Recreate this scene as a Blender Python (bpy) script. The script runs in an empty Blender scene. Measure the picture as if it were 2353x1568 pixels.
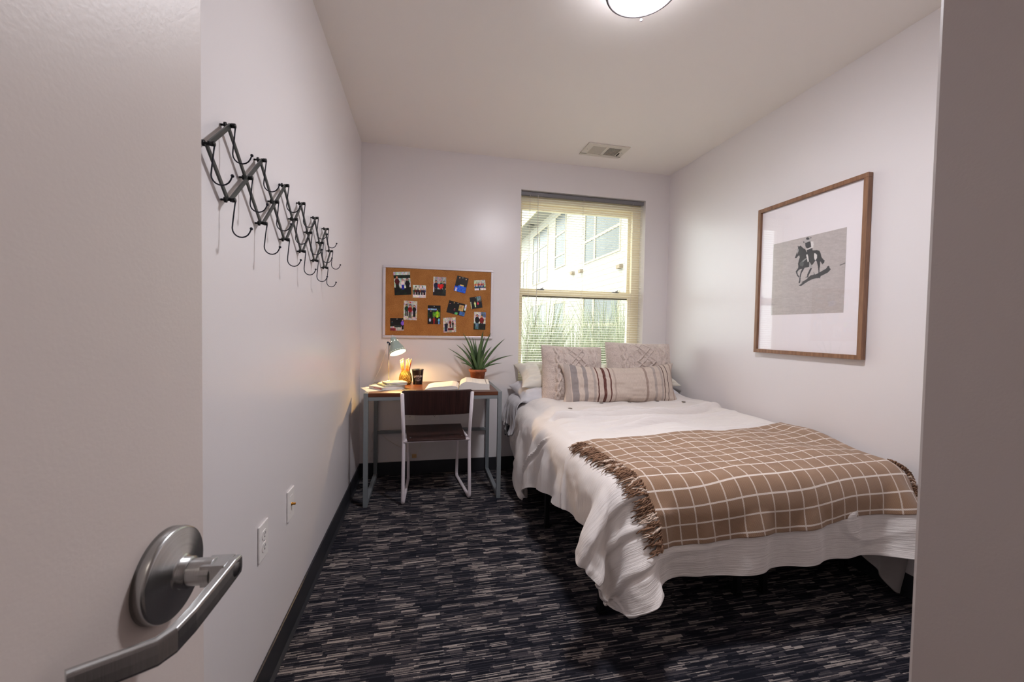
import bpy, bmesh, math, random
import numpy as np
from mathutils import Vector, Matrix

PI = math.pi
random.seed(7)
RNG = np.random.RandomState(11)
SC = bpy.context.scene
COL = SC.collection

# ------------------------------------------------------------------ camera
W, D, H = 2.614, 3.273, 2.566          # room width, depth from the camera, height
cam_data = bpy.data.cameras.new('camera')
cam = bpy.data.objects.new('camera', cam_data)
COL.objects.link(cam)
YAW, PITCH, ROLL = -0.211719, -0.029345, 0.0177902
def cam_axes():
    cy, sy = math.cos(YAW), math.sin(YAW); cp, sp = math.cos(PITCH), math.sin(PITCH)
    f = Vector((-sy*cp, cy*cp, sp)); r = Vector((cy, sy, 0)); u = r.cross(f)
    cr, sr = math.cos(ROLL), math.sin(ROLL)
    return r*cr + u*sr, u*cr - r*sr, f
_r, _u, _f = cam_axes()
M = Matrix(((_r.x, _u.x, -_f.x, 0.4903), (_r.y, _u.y, -_f.y, 0.0), (_r.z, _u.z, -_f.z, 1.16684), (0, 0, 0, 1)))
cam.matrix_world = M
cam_data.sensor_width = 36.0
cam_data.lens = 36.0*926.38/2353.0
cam_data.clip_start = 0.02
cam_data.clip_end = 200
cam_data.dof.use_dof = True
cam_data.dof.focus_distance = 2.4
cam_data.dof.aperture_fstop = 11.0
SC.camera = cam

# ------------------------------------------------------------------ view, sky, sun
SC.view_settings.view_transform = 'Standard'
SC.view_settings.look = 'None'
SC.view_settings.gamma = 1.0
SC.view_settings.use_curve_mapping = False
SC.view_settings.exposure = 0.78
SC.cycles.max_bounces = 10
SC.cycles.diffuse_bounces = 6
SC.cycles.glossy_bounces = 4
SC.cycles.transmission_bounces = 6
SC.cycles.transparent_max_bounces = 12
SC.cycles.sample_clamp_indirect = 6.0
SC.cycles.caustics_reflective = False
SC.cycles.caustics_refractive = False
world = bpy.data.worlds.new('sky'); SC.world = world; world.use_nodes = True
bg = world.node_tree.nodes['Background']
bg.inputs[0].default_value = (0.93, 0.97, 1.0, 1)
bg.inputs[1].default_value = 3.4
sun_d = bpy.data.lights.new('sun', 'SUN'); sun_d.energy = 2.9; sun_d.angle = 0.02; sun_d.color = (1, 0.96, 0.88)
sun = bpy.data.objects.new('sun', sun_d); COL.objects.link(sun)
sun.rotation_euler = Vector((0.62, 0.22, -0.72)).to_track_quat('-Z', 'Y').to_euler()
LAMP_W = 112.0            # radiance of the ceiling lamp's glass
HALL_FILL_W = 8.5  # radiance of the added hallway fill
BULB_W = 680.0

# ------------------------------------------------------------------ object helpers
def tag(o, label=None, cat=None, group=None, kind=None):
    if label: o['label'] = label
    if cat: o['category'] = cat
    if group: o['group'] = group
    if kind: o['kind'] = kind
    return o
def empty(name, loc, label, cat, group=None, rz=0.0):
    o = bpy.data.objects.new(name, None); COL.objects.link(o)
    o.location = loc; o.rotation_euler = (0, 0, rz); o.empty_display_size = 0.05
    return tag(o, label, cat, group)

class MB:
    """collects shapes in world or local space, then becomes one mesh"""
    def __init__(s): s.v = []; s.f = []; s.m = []; s.sm = []; s.mi = 0
    def add(s, vs, fs, smooth=False, M=None):
        n = len(s.v)
        for p in vs:
            p = Vector(p)
            if M is not None: p = M @ p
            s.v.append((p.x, p.y, p.z))
        for f in fs:
            s.f.append(tuple(i+n for i in f)); s.m.append(s.mi); s.sm.append(smooth)
        return s
    def box(s, x0, x1, y0, y1, z0, z1, M=None):
        vs = [(x, y, z) for x in (x0, x1) for y in (y0, y1) for z in (z0, z1)]
        fs = [(0, 1, 3, 2), (4, 6, 7, 5), (0, 4, 5, 1), (2, 3, 7, 6), (0, 2, 6, 4), (1, 5, 7, 3)]
        return s.add(vs, fs, False, M)
    def bar(s, a, b, w, h, up=(0, 0, 1)):
        a = Vector(a); b = Vector(b); d = (b-a).normalized(); up = Vector(up)
        r = d.cross(up).normalized(); u = r.cross(d)
        vs = []
        for p in (a, b):
            for i, j in ((-1, -1), (1, -1), (1, 1), (-1, 1)): vs.append(p + r*(w/2*i) + u*(h/2*j))
        return s.add(vs, [(0, 1, 2, 3), (7, 6, 5, 4), (0, 4, 5, 1), (1, 5, 6, 2), (2, 6, 7, 3), (3, 7, 4, 0)])
    def tube(s, pts, rad, n=10, cap=True, M=None):
        pts = [Vector(p) for p in pts]; k = len(pts)
        rads = rad if isinstance(rad, (list, tuple, np.ndarray)) else [rad]*k
        T = []
        for i in range(k):
            d = pts[min(i+1, k-1)] - pts[max(i-1, 0)]
            T.append(d.normalized() if d.length > 1e-9 else Vector((0, 0, 1)))
        ref = Vector((0, 0, 1)) if abs(T[0].z) < 0.9 else Vector((1, 0, 0))
        nrm = T[0].cross(ref).normalized(); vs = []; fs = []
        for i in range(k):
            if i > 0:
                nrm = nrm - T[i]*nrm.dot(T[i])
                nrm = nrm.normalized() if nrm.length > 1e-9 else T[i].orthogonal().normalized()
            bn = T[i].cross(nrm)
            for j in range(n):
                a = 2*PI*j/n
                vs.append(pts[i] + (nrm*math.cos(a) + bn*math.sin(a))*rads[i])
        for i in range(k-1):
            for j in range(n):
                fs.append((i*n+j, i*n+(j+1) % n, (i+1)*n+(j+1) % n, (i+1)*n+j))
        if cap:
            fs.append(tuple(range(n-1, -1, -1))); fs.append(tuple((k-1)*n+j for j in range(n)))
        return s.add(vs, fs, True, M)
    def lathe(s, prof, n=32, M=None, close=False):
        vs = []; fs = []; k = len(prof)
        for (r, z) in prof:
            for j in range(n):
                a = 2*PI*j/n; vs.append((r*math.cos(a), r*math.sin(a), z))
        for i in range(k-1):
            for j in range(n):
                fs.append((i*n+j, i*n+(j+1) % n, (i+1)*n+(j+1) % n, (i+1)*n+j))
        if close:
            fs.append(tuple(range(n-1, -1, -1))); fs.append(tuple((k-1)*n+j for j in range(n)))
        return s.add(vs, fs, True, M)
    def sphere(s, c, r, n=12, sc=(1, 1, 1)):
        vs = []; fs = []; m = max(6, n//2+1)
        for i in range(m+1):
            t = PI*i/m
            for j in range(n):
                a = 2*PI*j/n
                vs.append((c[0]+sc[0]*r*math.sin(t)*math.cos(a), c[1]+sc[1]*r*math.sin(t)*math.sin(a), c[2]+sc[2]*r*math.cos(t)))
        for i in range(m):
            for j in range(n): fs.append((i*n+j, (i+1)*n+j, (i+1)*n+(j+1) % n, i*n+(j+1) % n))
        return s.add(vs, fs, True)
    def prism(s, poly, h0, h1, M=None):
        n = len(poly)
        vs = [(p[0], p[1], h0) for p in poly] + [(p[0], p[1], h1) for p in poly]
        fs = [tuple(range(n-1, -1, -1)), tuple(range(n, 2*n))] + [(i, (i+1) % n, n+(i+1) % n, n+i) for i in range(n)]
        return s.add(vs, fs, False, M)
    def build(s, name, mats, parent=None, bevel=0.0, merge=True, segs=2):
        me = bpy.data.meshes.new(name)
        me.from_pydata(s.v, [], s.f)
        if not isinstance(mats, (list, tuple)): mats = [mats]
        for m in mats: me.materials.append(m)
        me.polygons.foreach_set('material_index', s.m)
        me.polygons.foreach_set('use_smooth', s.sm)
        if merge:
            bm = bmesh.new(); bm.from_mesh(me)
            bmesh.ops.remove_doubles(bm, verts=bm.verts, dist=1e-6)
            bmesh.ops.recalc_face_normals(bm, faces=bm.faces)
            bm.to_mesh(me); bm.free()
        me.update()
        o = bpy.data.objects.new(name, me); COL.objects.link(o)
        if parent: o.parent = parent
        if bevel > 0:
            b = o.modifiers.new('bevel', 'BEVEL'); b.width = bevel; b.segments = segs; b.limit_method = 'ANGLE'
            b.angle_limit = 0.7; b.harden_normals = False
        return o

def grid_mesh(name, X, Y, Z, mats, parent=None, uv=None, col=None, smooth=True, flip=False):
    ny, nx = X.shape
    vs = np.stack([X.ravel(), Y.ravel(), Z.ravel()], 1)
    i = np.arange(ny-1)[:, None]*nx + np.arange(nx-1)[None]
    q = np.stack([i, i+1, i+nx+1, i+nx], -1).reshape(-1, 4)
    if flip: q = q[:, ::-1]
    me = bpy.data.meshes.new(name); me.from_pydata(vs.tolist(), [], q.tolist())
    me.polygons.foreach_set('use_smooth', [smooth]*len(q))
    if not isinstance(mats, (list, tuple)): mats = [mats]
    for m in mats: me.materials.append(m)
    if uv is not None:
        l = me.uv_layers.new(name='UVMap')
        U = np.stack([uv[0].ravel(), uv[1].ravel()], 1)[q.ravel()]
        l.data.foreach_set('uv', U.ravel())
    if col is not None:
        c = me.color_attributes.new('paint', 'FLOAT_COLOR', 'POINT')
        c.data.foreach_set('color', np.concatenate([col.reshape(-1, 3), np.ones((nx*ny, 1))], 1).ravel())
    me.update()
    o = bpy.data.objects.new(name, me); COL.objects.link(o)
    if parent: o.parent = parent
    return o
def struct(o): o['kind'] = 'structure'; return o

# smooth value noise in numpy
_T = RNG.rand(256, 256)
def vn(x, y=0.0, seed=0):
    x = np.asarray(x, float) + seed*17.3; y = np.asarray(y, float) + seed*5.7
    x, y = np.broadcast_arrays(x, y)
    xi = np.floor(x).astype(int); yi = np.floor(y).astype(int); fx = x-xi; fy = y-yi
    fx = fx*fx*(3-2*fx); fy = fy*fy*(3-2*fy)
    g = lambda a, b: _T[a % 256, b % 256]
    return ((g(xi, yi)*(1-fx)+g(xi+1, yi)*fx)*(1-fy) + (g(xi, yi+1)*(1-fx)+g(xi+1, yi+1)*fx)*fy)*2-1
def sst(a, b, x):
    t = np.clip((x-a)/(b-a), 0, 1); return t*t*(3-2*t)

# ------------------------------------------------------------------ materials
def lin(c):
    return tuple(((v/255.0)/12.92 if v/255.0 <= 0.04045 else ((v/255.0+0.055)/1.055)**2.4) for v in c)
class NT:
    def __init__(s, name):
        s.mat = bpy.data.materials.new(name); s.mat.use_nodes = True
        s.t = s.mat.node_tree; s.p = s.t.nodes['Principled BSDF']; s.out = s.t.nodes['Material Output']
    def n(s, kind, **kw):
        nd = s.t.nodes.new(kind)
        for k, v in kw.items(): setattr(nd, k, v)
        return nd
    def l(s, a, b): s.t.links.new(a, b)
    def math(s, op, a, b=None, c=None):
        nd = s.n('ShaderNodeMath', operation=op)
        for i, v in enumerate((a, b, c)):
            if v is None: continue
            if isinstance(v, (int, float)): nd.inputs[i].default_value = v
            else: s.l(v, nd.inputs[i])
        return nd.outputs[0]
    def mix(s, fac, a, b, mode='MIX'):
        nd = s.n('ShaderNodeMix', data_type='RGBA', blend_type=mode)
        for i, v in ((0, fac), (6, a), (7, b)):
            if isinstance(v, (int, float)): nd.inputs[i].default_value = v
            elif isinstance(v, tuple): nd.inputs[i].default_value = (*v[:3], 1)
            else: s.l(v, nd.inputs[i])
        return nd.outputs[2]
    def noise(s, vec, scale, detail=3, rough=0.5):
        nd = s.n('ShaderNodeTexNoise'); nd.inputs['Scale'].default_value = scale
        nd.inputs['Detail'].default_value = detail; nd.inputs['Roughness'].default_value = rough
        if vec is not None: s.l(vec, nd.inputs['Vector'])
        return nd.outputs[0]
    def coord(s, which='Object'): return s.n('ShaderNodeTexCoord').outputs[which]
    def scaled(s, vec, sc, rot=(0, 0, 0)):
        nd = s.n('ShaderNodeMapping'); nd.inputs['Scale'].default_value = sc; nd.inputs['Rotation'].default_value = rot
        s.l(vec, nd.inputs['Vector']); return nd.outputs[0]
    def xyz(s, vec):
        nd = s.n('ShaderNodeSeparateXYZ'); s.l(vec, nd.inputs[0]); return nd.outputs
    def comb(s, x, y, z=0.0):
        nd = s.n('ShaderNodeCombineXYZ')
        for i, v in enumerate((x, y, z)):
            if isinstance(v, (int, float)): nd.inputs[i].default_value = v
            else: s.l(v, nd.inputs[i])
        return nd.outputs[0]
    def white(s, vec):
        nd = s.n('ShaderNodeTexWhiteNoise', noise_dimensions='2D'); s.l(vec, nd.inputs['Vector']); return nd.outputs[0]
    def ramp(s, fac, stops, interp='LINEAR'):
        nd = s.n('ShaderNodeValToRGB'); cr = nd.color_ramp; cr.interpolation = interp
        while len(cr.elements) < len(stops): cr.elements.new(0.5)
        for e, (p, c) in zip(cr.elements, stops): e.position = p; e.color = (*c[:3], 1)
        s.l(fac, nd.inputs[0]); return nd.outputs[0]
    def bump(s, h, strength=0.3, dist=0.01):
        nd = s.n('ShaderNodeBump'); nd.inputs['Strength'].default_value = strength; nd.inputs['Distance'].default_value = dist
        s.l(h, nd.inputs['Height']); s.l(nd.outputs[0], s.p.inputs['Normal']); return nd
    def base(s, c):
        if isinstance(c, tuple): s.p.inputs['Base Color'].default_value = (*c[:3], 1)
        else: s.l(c, s.p.inputs['Base Color'])
    def set(s, **kw):
        for k, v in kw.items(): s.p.inputs[k.replace('_', ' ')].default_value = v
        return s

def plain(name, rgb, rough=0.5, metal=0.0, nscale=60, namt=0.06, bump=0.05, spec=0.5, **kw):
    m = NT(name); c = lin(rgb); co = m.coord()
    nz = m.noise(co, nscale, 3)
    m.base(m.mix(nz, tuple(v*(1-namt) for v in c), tuple(min(1, v*(1+namt)) for v in c)))
    m.set(Roughness=rough, Metallic=metal)
    m.p.inputs['Specular IOR Level'].default_value = spec
    if bump: m.bump(nz, bump, 0.002)
    m.set(**kw); return m.mat

def paint_mat(name, rgb, rough=0.42, spec=0.35, tex=260, bump=0.12):
    m = NT(name); co = m.coord(); c = lin(rgb)
    n1 = m.noise(co, 1.3, 2); n2 = m.noise(co, tex, 2)
    m.base(m.mix(n1, tuple(v*0.985 for v in c), tuple(min(1, v*1.01) for v in c)))
    m.set(Roughness=rough); m.p.inputs['Specular IOR Level'].default_value = spec
    m.bump(n2, bump, 0.0012); return m.mat
M_WALL = paint_mat('wall_paint', (226, 221, 222), rough=0.30, spec=0.5)
M_CEIL = paint_mat('ceiling_paint', (238, 233, 229), rough=0.6, spec=0.3, tex=90, bump=0.25)
M_CLOSET_SHADE = paint_mat('closet_shaded_paint', (196, 187, 184))  # wall paint darkened: the corridor side's shade is put into the colour
M_DOOR = paint_mat('door_paint', (220, 209, 204), rough=0.4, spec=0.4)
M_BASE = plain('black_rubber_base', (38, 39, 44), rough=0.45, bump=0.02)
M_VINYL = plain('tan_window_vinyl', (240, 229, 204), rough=0.4)
M_WHITEPL = plain('white_plastic', (232, 228, 226), rough=0.35, bump=0.0)
M_DARK = plain('dark_void', (14, 13, 13), rough=0.8)
M_BLACKMET = plain('black_steel', (20, 20, 23), rough=0.4, metal=0.3)
M_BRASS = plain('brass', (190, 130, 50), rough=0.3, metal=1.0)
M_GREYMET = plain('grey_powder_steel', (128, 134, 138), rough=0.42, metal=0.25)
M_WHITEMET = plain('white_powder_steel', (222, 214, 220), rough=0.35)
M_BLIND = plain('blind_slat', (246, 242, 232), rough=0.5, bump=0.0)
M_HEADRAIL = plain('grey_headrail', (120, 119, 124), rough=0.4, metal=0.2)
M_CORD = plain('white_cord', (226, 216, 208), rough=0.5)
M_NICKEL = None
def nickel():
    m = NT('satin_nickel'); co = m.coord()
    st = m.noise(m.scaled(co, (8, 8, 900)), 4, 2)
    m.base(m.mix(st, lin((164, 166, 166)), lin((196, 197, 197)))); m.set(Metallic=1.0, Roughness=0.27)
    m.bump(st, 0.06, 0.0006); return m.mat
M_NICKEL = nickel()

def carpet():
    m = NT('carpet_tiles'); co = m.coord(); X, Y, _ = m.xyz(co)
    wob = m.math('MULTIPLY', m.math('SUBTRACT', m.noise(m.scaled(co, (60, 60, 1)), 3, 2), 0.5), 0.0022)
    Yw = m.math('ADD', Y, wob)
    row = m.math('FLOOR', m.math('DIVIDE', Yw, 0.0185))
    rs = m.white(m.comb(row, 3.0))
    colw = m.math('ADD', m.math('DIVIDE', X, 0.082), m.math('MULTIPLY', rs, 0.45))
    cell = m.white(m.comb(m.math('FLOOR', colw), row))
    line = m.math('FLOOR', m.math('DIVIDE', Yw, 0.0037))
    ls = m.white(m.comb(line, 9.0))
    seg = m.math('FLOOR', m.math('ADD', m.math('DIVIDE', X, 0.085), m.math('MULTIPLY', ls, 0.8)))
    lr = m.white(m.comb(seg, m.math('ADD', line, 40.0)))
    fib = m.noise(m.scaled(co, (420, 900, 1)), 1.0, 2)
    v = m.math('ADD', m.math('MULTIPLY', cell, 0.36), m.math('MULTIPLY', lr, 0.64))
    v = m.math('MULTIPLY_ADD', v, 1.0, 0.0)
    v = m.math('ADD', v, m.math('MULTIPLY', m.math('SUBTRACT', fib, 0.5), 0.55))
    c = m.ramp(v, [(0.32, lin((26, 27, 34))), (0.52, lin((46, 45, 52))), (0.70, lin((80, 75, 77))), (0.88, lin((156, 146, 140)))])
    m.base(c); m.set(Roughness=0.95); m.p.inputs['Specular IOR Level'].default_value = 0.1
    prof = m.math('PINGPONG', Yw, 0.00185)
    m.bump(m.math('ADD', m.math('MULTIPLY', prof, 60), m.math('MULTIPLY', fib, 0.5)), 0.5, 0.003)
    return m.mat
M_CARPET = carpet()

def wood(name, c1, c2, scale=(2, 60, 60), rough=0.35, spec=0.5, bump=0.05, contrast=(0.35, 0.65)):
    m = NT(name); co = m.coord()
    n1 = m.noise(m.scaled(co, scale), 1.5, 5, 0.6)
    n2 = m.noise(m.scaled(co, tuple(s*4 for s in scale)), 2, 2)
    v = m.math('ADD', m.math('MULTIPLY', n1, 0.75), m.math('MULTIPLY', n2, 0.25))
    m.base(m.ramp(v, [(contrast[0], lin(c1)), (contrast[1], lin(c2))])); m.set(Roughness=rough)
    m.p.inputs['Specular IOR Level'].default_value = spec
    m.bump(v, bump, 0.001); return m.mat
M_DESKTOP = wood('walnut_laminate', (58, 28, 16), (104, 56, 30), scale=(2.5, 45, 45), rough=0.35)
M_ESPRESSO = wood('espresso_laminate', (26, 14, 13), (78, 48, 44), scale=(110, 3, 3), rough=0.38, contrast=(0.3, 0.75))
M_FRAME = wood('picture_frame_oak', (112, 78, 56), (150, 110, 82), scale=(40, 40, 3), rough=0.45)

def emis(name, rgb, strength):
    m = NT(name); m.base(rgb); m.p.inputs['Emission Color'].default_value = (*rgb, 1)
    m.p.inputs['Emission Strength'].default_value = strength; return m.mat

def cloth_mat(name, rgb, u_scale=1.0, crinkle=0.5, fine=600, rough=0.9, tint=None, weave=0.25):
    m = NT(name); uv = m.coord('UV'); c = lin(rgb)
    # gauze lines run along u: noise squeezed along v
    a = m.noise(m.scaled(uv, (9*u_scale, 150*u_scale, 1)), 1.0, 3, 0.55)
    b = m.noise(m.scaled(uv, (fine, fine, 1)), 1.0, 1)
    d = m.noise(m.scaled(uv, (3, 3, 1)), 1.0, 2)
    m.base(m.mix(d, tuple(v*0.95 for v in c), tuple(min(1, v*1.03) for v in (tint or c))))
    m.set(Roughness=rough); m.p.inputs['Specular IOR Level'].default_value = 0.2
    m.p.inputs['Sheen Weight'].default_value = 0.15
    m.bump(m.math('ADD', m.math('MULTIPLY', a, 1.0), m.math('MULTIPLY', b, weave)), crinkle, 0.006)
    return m.mat
M_DUVET = cloth_mat('cream_gauze', (229, 223, 220), crinkle=0.55)
M_SHEET = cloth_mat('silver_sheet', (206, 205, 210), crinkle=0.25, rough=0.5)
M_SHEET2 = cloth_mat('grey_sheet', (150, 144, 142), crinkle=0.3, rough=0.7)
M_PILLOWW = cloth_mat('cream_pillowcase', (222, 218, 208), crinkle=0.25, rough=0.55)

# ------------------------------------------------------------------ room shell
NY = -0.40                       # inner face of the near wall (the doorway)
CX = 1.20                        # corridor wall beside the camera
def sbox(name, x0, x1, y0, y1, z0, z1, m, bevel=0.0):
    return struct(MB().box(x0, x1, y0, y1, z0, z1).build(name, m, bevel=bevel))
sbox('floor', -0.15, W+0.15, -2.3, D+0.02, -0.1, 0.0, M_CARPET)
sbox('ceiling', -0.15, W+0.15, -2.3, D+0.18, H, H+0.15, M_CEIL)
sbox('wall_left', -0.15, 0.0, -2.3, D+0.18, 0.0, H, M_WALL)
sbox('wall_right', W, W+0.15, 0.46, D+0.18, 0.0, H, M_WALL)
# back wall with the window opening
WX0, WX1, WZ0, WZ1 = 1.250, 2.382, 0.70, 2.322
mb = MB()
mb.box(0, WX0, D, D+0.18, 0, H); mb.box(WX1, W, D, D+0.18, 0, H)
mb.box(WX0, WX1, D, D+0.18, 0, WZ0); mb.box(WX0, WX1, D, D+0.18, WZ1, H)
struct(mb.build('wall_back', M_WALL, merge=False))
# closet block whose end stands at the right of the picture
sbox('wall_closet', CX, W+0.15, -0.52, 0.4495, 0.0, H, M_CLOSET_SHADE, bevel=0.006)
# near wall with the doorway, hallway behind it
mb = MB()
mb.box(0, 0.155, NY-0.12, NY, 0, H); mb.box(1.10, CX, NY-0.12, NY, 0, H); mb.box(0.155, 1.10, NY-0.12, NY, 2.07, H)
struct(mb.build('wall_near', M_WALL, merge=False))
sbox('wall_hall_right', CX, CX+0.12, -2.3, -0.52, 0, H, M_WALL)
sbox('wall_hall_end', 0, CX, -2.3, -2.18, 0, H, M_WALL)
# baseboards
def baseboard(name, pts_mb): return struct(pts_mb.build(name, M_BASE, bevel=0.003))
baseboard('baseboard_left', MB().box(0.0, 0.009, NY, D, 0, 0.105).add(
    [(0.009, NY, 0), (0.02, NY, 0), (0.009, NY, 0.012), (0.009, D, 0), (0.02, D, 0), (0.009, D, 0.012)],
    [(0, 1, 2), (3, 5, 4), (1, 4, 5, 2), (0, 3, 4, 1)]))
baseboard('baseboard_back', MB().box(0.009, W-0.009, D-0.009, D, 0, 0.105))
baseboard('baseboard_right', MB().box(W-0.009, W, 0.4495, D, 0, 0.105))

# ------------------------------------------------------------------ window
FY0, FY1 = 3.372, 3.44
wf = MB()
wf.box(WX0, WX1, FY0-0.012, FY1, WZ1-0.075, WZ1); wf.box(WX0, WX1, FY0-0.012, FY1, WZ0, WZ0+0.05)
wf.box(WX0, WX0+0.028, FY0-0.012, FY1, WZ0+0.05, WZ1-0.075); wf.box(WX1-0.075, WX1-0.0, FY0-0.012, FY1, WZ0+0.05, WZ1-0.075)
win = struct(wf.build('window_1', M_VINYL, merge=False))
s2 = MB()  # upper sash
s2.box(WX0+0.028, WX1-0.075, FY0+0.03, FY1, 1.475, 1.52); s2.box(WX0+0.028, WX1-0.075, FY0+0.03, FY1, 2.20, 2.25)
s2.box(WX0+0.028, WX0+0.04, FY0+0.03, FY1-0.001, 1.52, 2.20); s2.box(WX1-0.1, WX1-0.075, FY0+0.03, FY1-0.001, 1.52, 2.20)
s2.build('upper_sash', M_VINYL, win, merge=False)
s1 = MB()  # lower sash
s1.box(WX0+0.029, WX1-0.076, FY0-0.010, FY0+0.028, 1.462, 1.508); s1.box(WX0+0.029, WX1-0.076, FY0-0.010, FY0+0.028, WZ0+0.051, WZ0+0.09)
s1.box(WX0+0.029, WX0+0.045, FY0-0.008, FY0+0.027, WZ0+0.09, 1.462); s1.box(WX1-0.105, WX1-0.076, FY0-0.008, FY0+0.027, WZ0+0.09, 1.462)
ls = s1.build('lower_sash', M_VINYL, win, merge=False)
MB().box(WX0+0.04, WX1-0.1, FY0+0.006, FY0+0.010, 1.448, 1.463).build('weatherstrip', plain('weatherstrip', (96, 88, 70), rough=0.6), win)
for x in (1.46, 2.16):
    MB().box(x-0.03, x+0.03, FY0-0.006, FY0+0.012, 1.508, 1.518).tube([(x, FY0, 1.518), (x+0.022, FY0-0.006, 1.528)], 0.006, 8).build('sash_lock', M_HEADRAIL, ls)
def glass_mat(name='window_glass', tint=(0.96, 0.98, 0.96), refl=0.045):
    m = NT(name); t = m.t
    tr = m.n('ShaderNodeBsdfTransparent'); tr.inputs[0].default_value = (*tint, 1)
    gl = m.n('ShaderNodeBsdfGlossy'); gl.inputs['Roughness'].default_value = 0.02
    lw = m.n('ShaderNodeLayerWeight'); lw.inputs[0].default_value = 0.5
    fr_ = m.math('MULTIPLY_ADD', m.math('POWER', lw.outputs['Facing'], 5.0), 0.9, refl)
    nz = m.noise(m.coord(), 4.0, 1); m.l(m.math('MULTIPLY_ADD', nz, 0.02, 0.01), gl.inputs['Roughness'])
    mx = m.n('ShaderNodeMixShader'); m.l(fr_, mx.inputs[0]); m.l(tr.outputs[0], mx.inputs[1]); m.l(gl.outputs[0], mx.inputs[2])
    m.l(mx.outputs[0], m.out.inputs[0]); return m.mat
M_GLASS = glass_mat()
MB().box(WX0+0.04, WX1-0.1, FY0+0.045, FY0+0.049, 1.5, 2.22).build('upper_pane', M_GLASS, win)
MB().box(WX0+0.04, WX1-0.1, FY0+0.008, FY0+0.012, WZ0+0.07, 1.47).build('lower_pane', M_GLASS, win)

# blinds: a thing hanging in the recess
BY = D+0.038
bl = empty('window_blind', ((WX0+WX1)/2, BY, WZ1), 'white aluminium mini blind lowered over the whole window with open slats', 'blind')
def at_parent(mb, root, name, mats, **kw):
    """world-space builder under an Empty: moves the vertices into the Empty's space"""
    MI = Matrix.Translation(root.location) @ Matrix.Rotation(root.rotation_euler.z, 4, 'Z')
    MI = MI.inverted()
    mb.v = [tuple(MI @ Vector(p)) for p in mb.v]
    return mb.build(name, mats, root, **kw)
at_parent(MB().box(WX0+0.006, WX1-0.006, BY-0.014, BY+0.014, WZ1-0.036, WZ1-0.006), bl, 'headrail', M_HEADRAIL, bevel=0.002)
sl = MB(); z = WZ1-0.055; tilt = math.radians(7)
while z > WZ0+0.03:
    vs = []; fs = []
    for k in range(5):
        t = -0.0125+0.025*k/4; camb = 0.0016*(1-(t/0.0125)**2)
        y = BY + t*math.cos(tilt) - camb*math.sin(tilt); zz = z + t*math.sin(tilt) + camb*math.cos(tilt)
        vs += [(WX0+0.008, y, zz), (WX1-0.008, y, zz)]
    for k in range(4): fs.append((2*k, 2*k+2, 2*k+3, 2*k+1))
    sl.add(vs, fs, True); z -= 0.0208
at_parent(sl, bl, 'slats', M_BLIND, merge=False)
at_parent(MB().box(WX0+0.008, WX1-0.008, BY-0.012, BY+0.012, WZ0+0.006, WZ0+0.02), bl, 'bottom_rail', M_BLIND, bevel=0.002)
for x in (1.335, 1.81, 2.27):
    at_parent(MB().tube([(x, BY-0.0145, WZ1-0.03), (x, BY-0.0145, WZ0+0.01)], 0.0009, 6).tube([(x, BY+0.0145, WZ1-0.03), (x, BY+0.0145, WZ0+0.01)], 0.0009, 6), bl, 'ladder_cord', M_CORD)
at_parent(MB().tube([(1.40, BY-0.02, WZ1-0.03), (1.402, BY-0.022, 1.9), (1.399, BY-0.021, 1.2)], 0.0022, 8), bl, 'tilt_wand', M_CORD)

# ------------------------------------------------------------------ outside the window
def ground_mat():
    m = NT('lawn_ground'); co = m.coord(); nz = m.noise(co, 3, 5)
    m.base(m.ramp(nz, [(0.3, lin((176, 178, 158))), (0.7, lin((204, 202, 186)))])); m.set(Roughness=1.0); return m.mat
gr = struct(MB().box(-20, 40, D+0.2, 60, -0.45, -0.35).build('floor_outside', ground_mat()))
gr.name = 'ground'
def siding():
    m = NT('white_siding'); co = m.coord(); X, Y, Z = m.xyz(co)
    g = m.math('FRACT', m.math('DIVIDE', Z, 0.2)); e = m.math('LESS_THAN', g, 0.10)
    m.base(m.mix(e, lin((146, 144, 138)), lin((112, 107, 97)))); m.set(Roughness=0.8)
    m.bump(g, 0.3, 0.01); return m.mat
M_SIDING = siding()
M_SOFFIT = plain('soffit_paint', (120, 118, 116), rough=0.8)
M_EXTRIM = plain('exterior_trim', (150, 142, 122), rough=0.7)
M_EXGLASS = plain('exterior_glass', (66, 72, 72), rough=0.25, spec=0.3, nscale=1.2, namt=0.35, bump=0)
BX = 7.0
b = empty('apartment_building', (BX, 20, -0.35), 'long white sided apartment building standing across the lawn outside the window', 'building')
at_parent(MB().box(BX, BX+8, 4, 40, -0.35, 7.38), b, 'wall', M_SIDING)
at_parent(MB().box(BX-0.82, BX+8, 4, 40, 7.38, 8.6), b, 'roof_overhang', M_SOFFIT)
at_parent(MB().box(BX-0.9, BX-0.82, 4, 40, 7.34, 7.8), b, 'fascia', M_EXTRIM)
def exwin(y0, y1, z0, z1, cols, rows):
    f = MB(); t = 0.07
    f.box(BX-0.03, BX+0.01, y0-t, y1+t, z0-t, z0); f.box(BX-0.03, BX+0.01, y0-t, y1+t, z1, z1+t)
    f.box(BX-0.03, BX+0.01, y0-t, y0, z0, z1); f.box(BX-0.03, BX+0.01, y1, y1+t, z0, z1)
    for c in cols: f.box(BX-0.028, BX+0.01, c-0.07, c+0.07, z0, z1)
    for r in rows: f.box(BX-0.026, BX+0.01, y0, y1, r-0.05, r+0.05)
    o = at_parent(f, b, 'window', M_EXTRIM, merge=False)
    g = MB().box(BX-0.006, BX+0.004, y0, y1, z0, z1)
    MI = (Matrix.Translation(b.location)).inverted(); g.v = [tuple(MI @ Vector(p)) for p in g.v]
    g.build('pane', M_EXGLASS, o)
exwin(18.5, 20.0, 4.35, 6.9, [], [5.95, 4.9])
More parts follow.
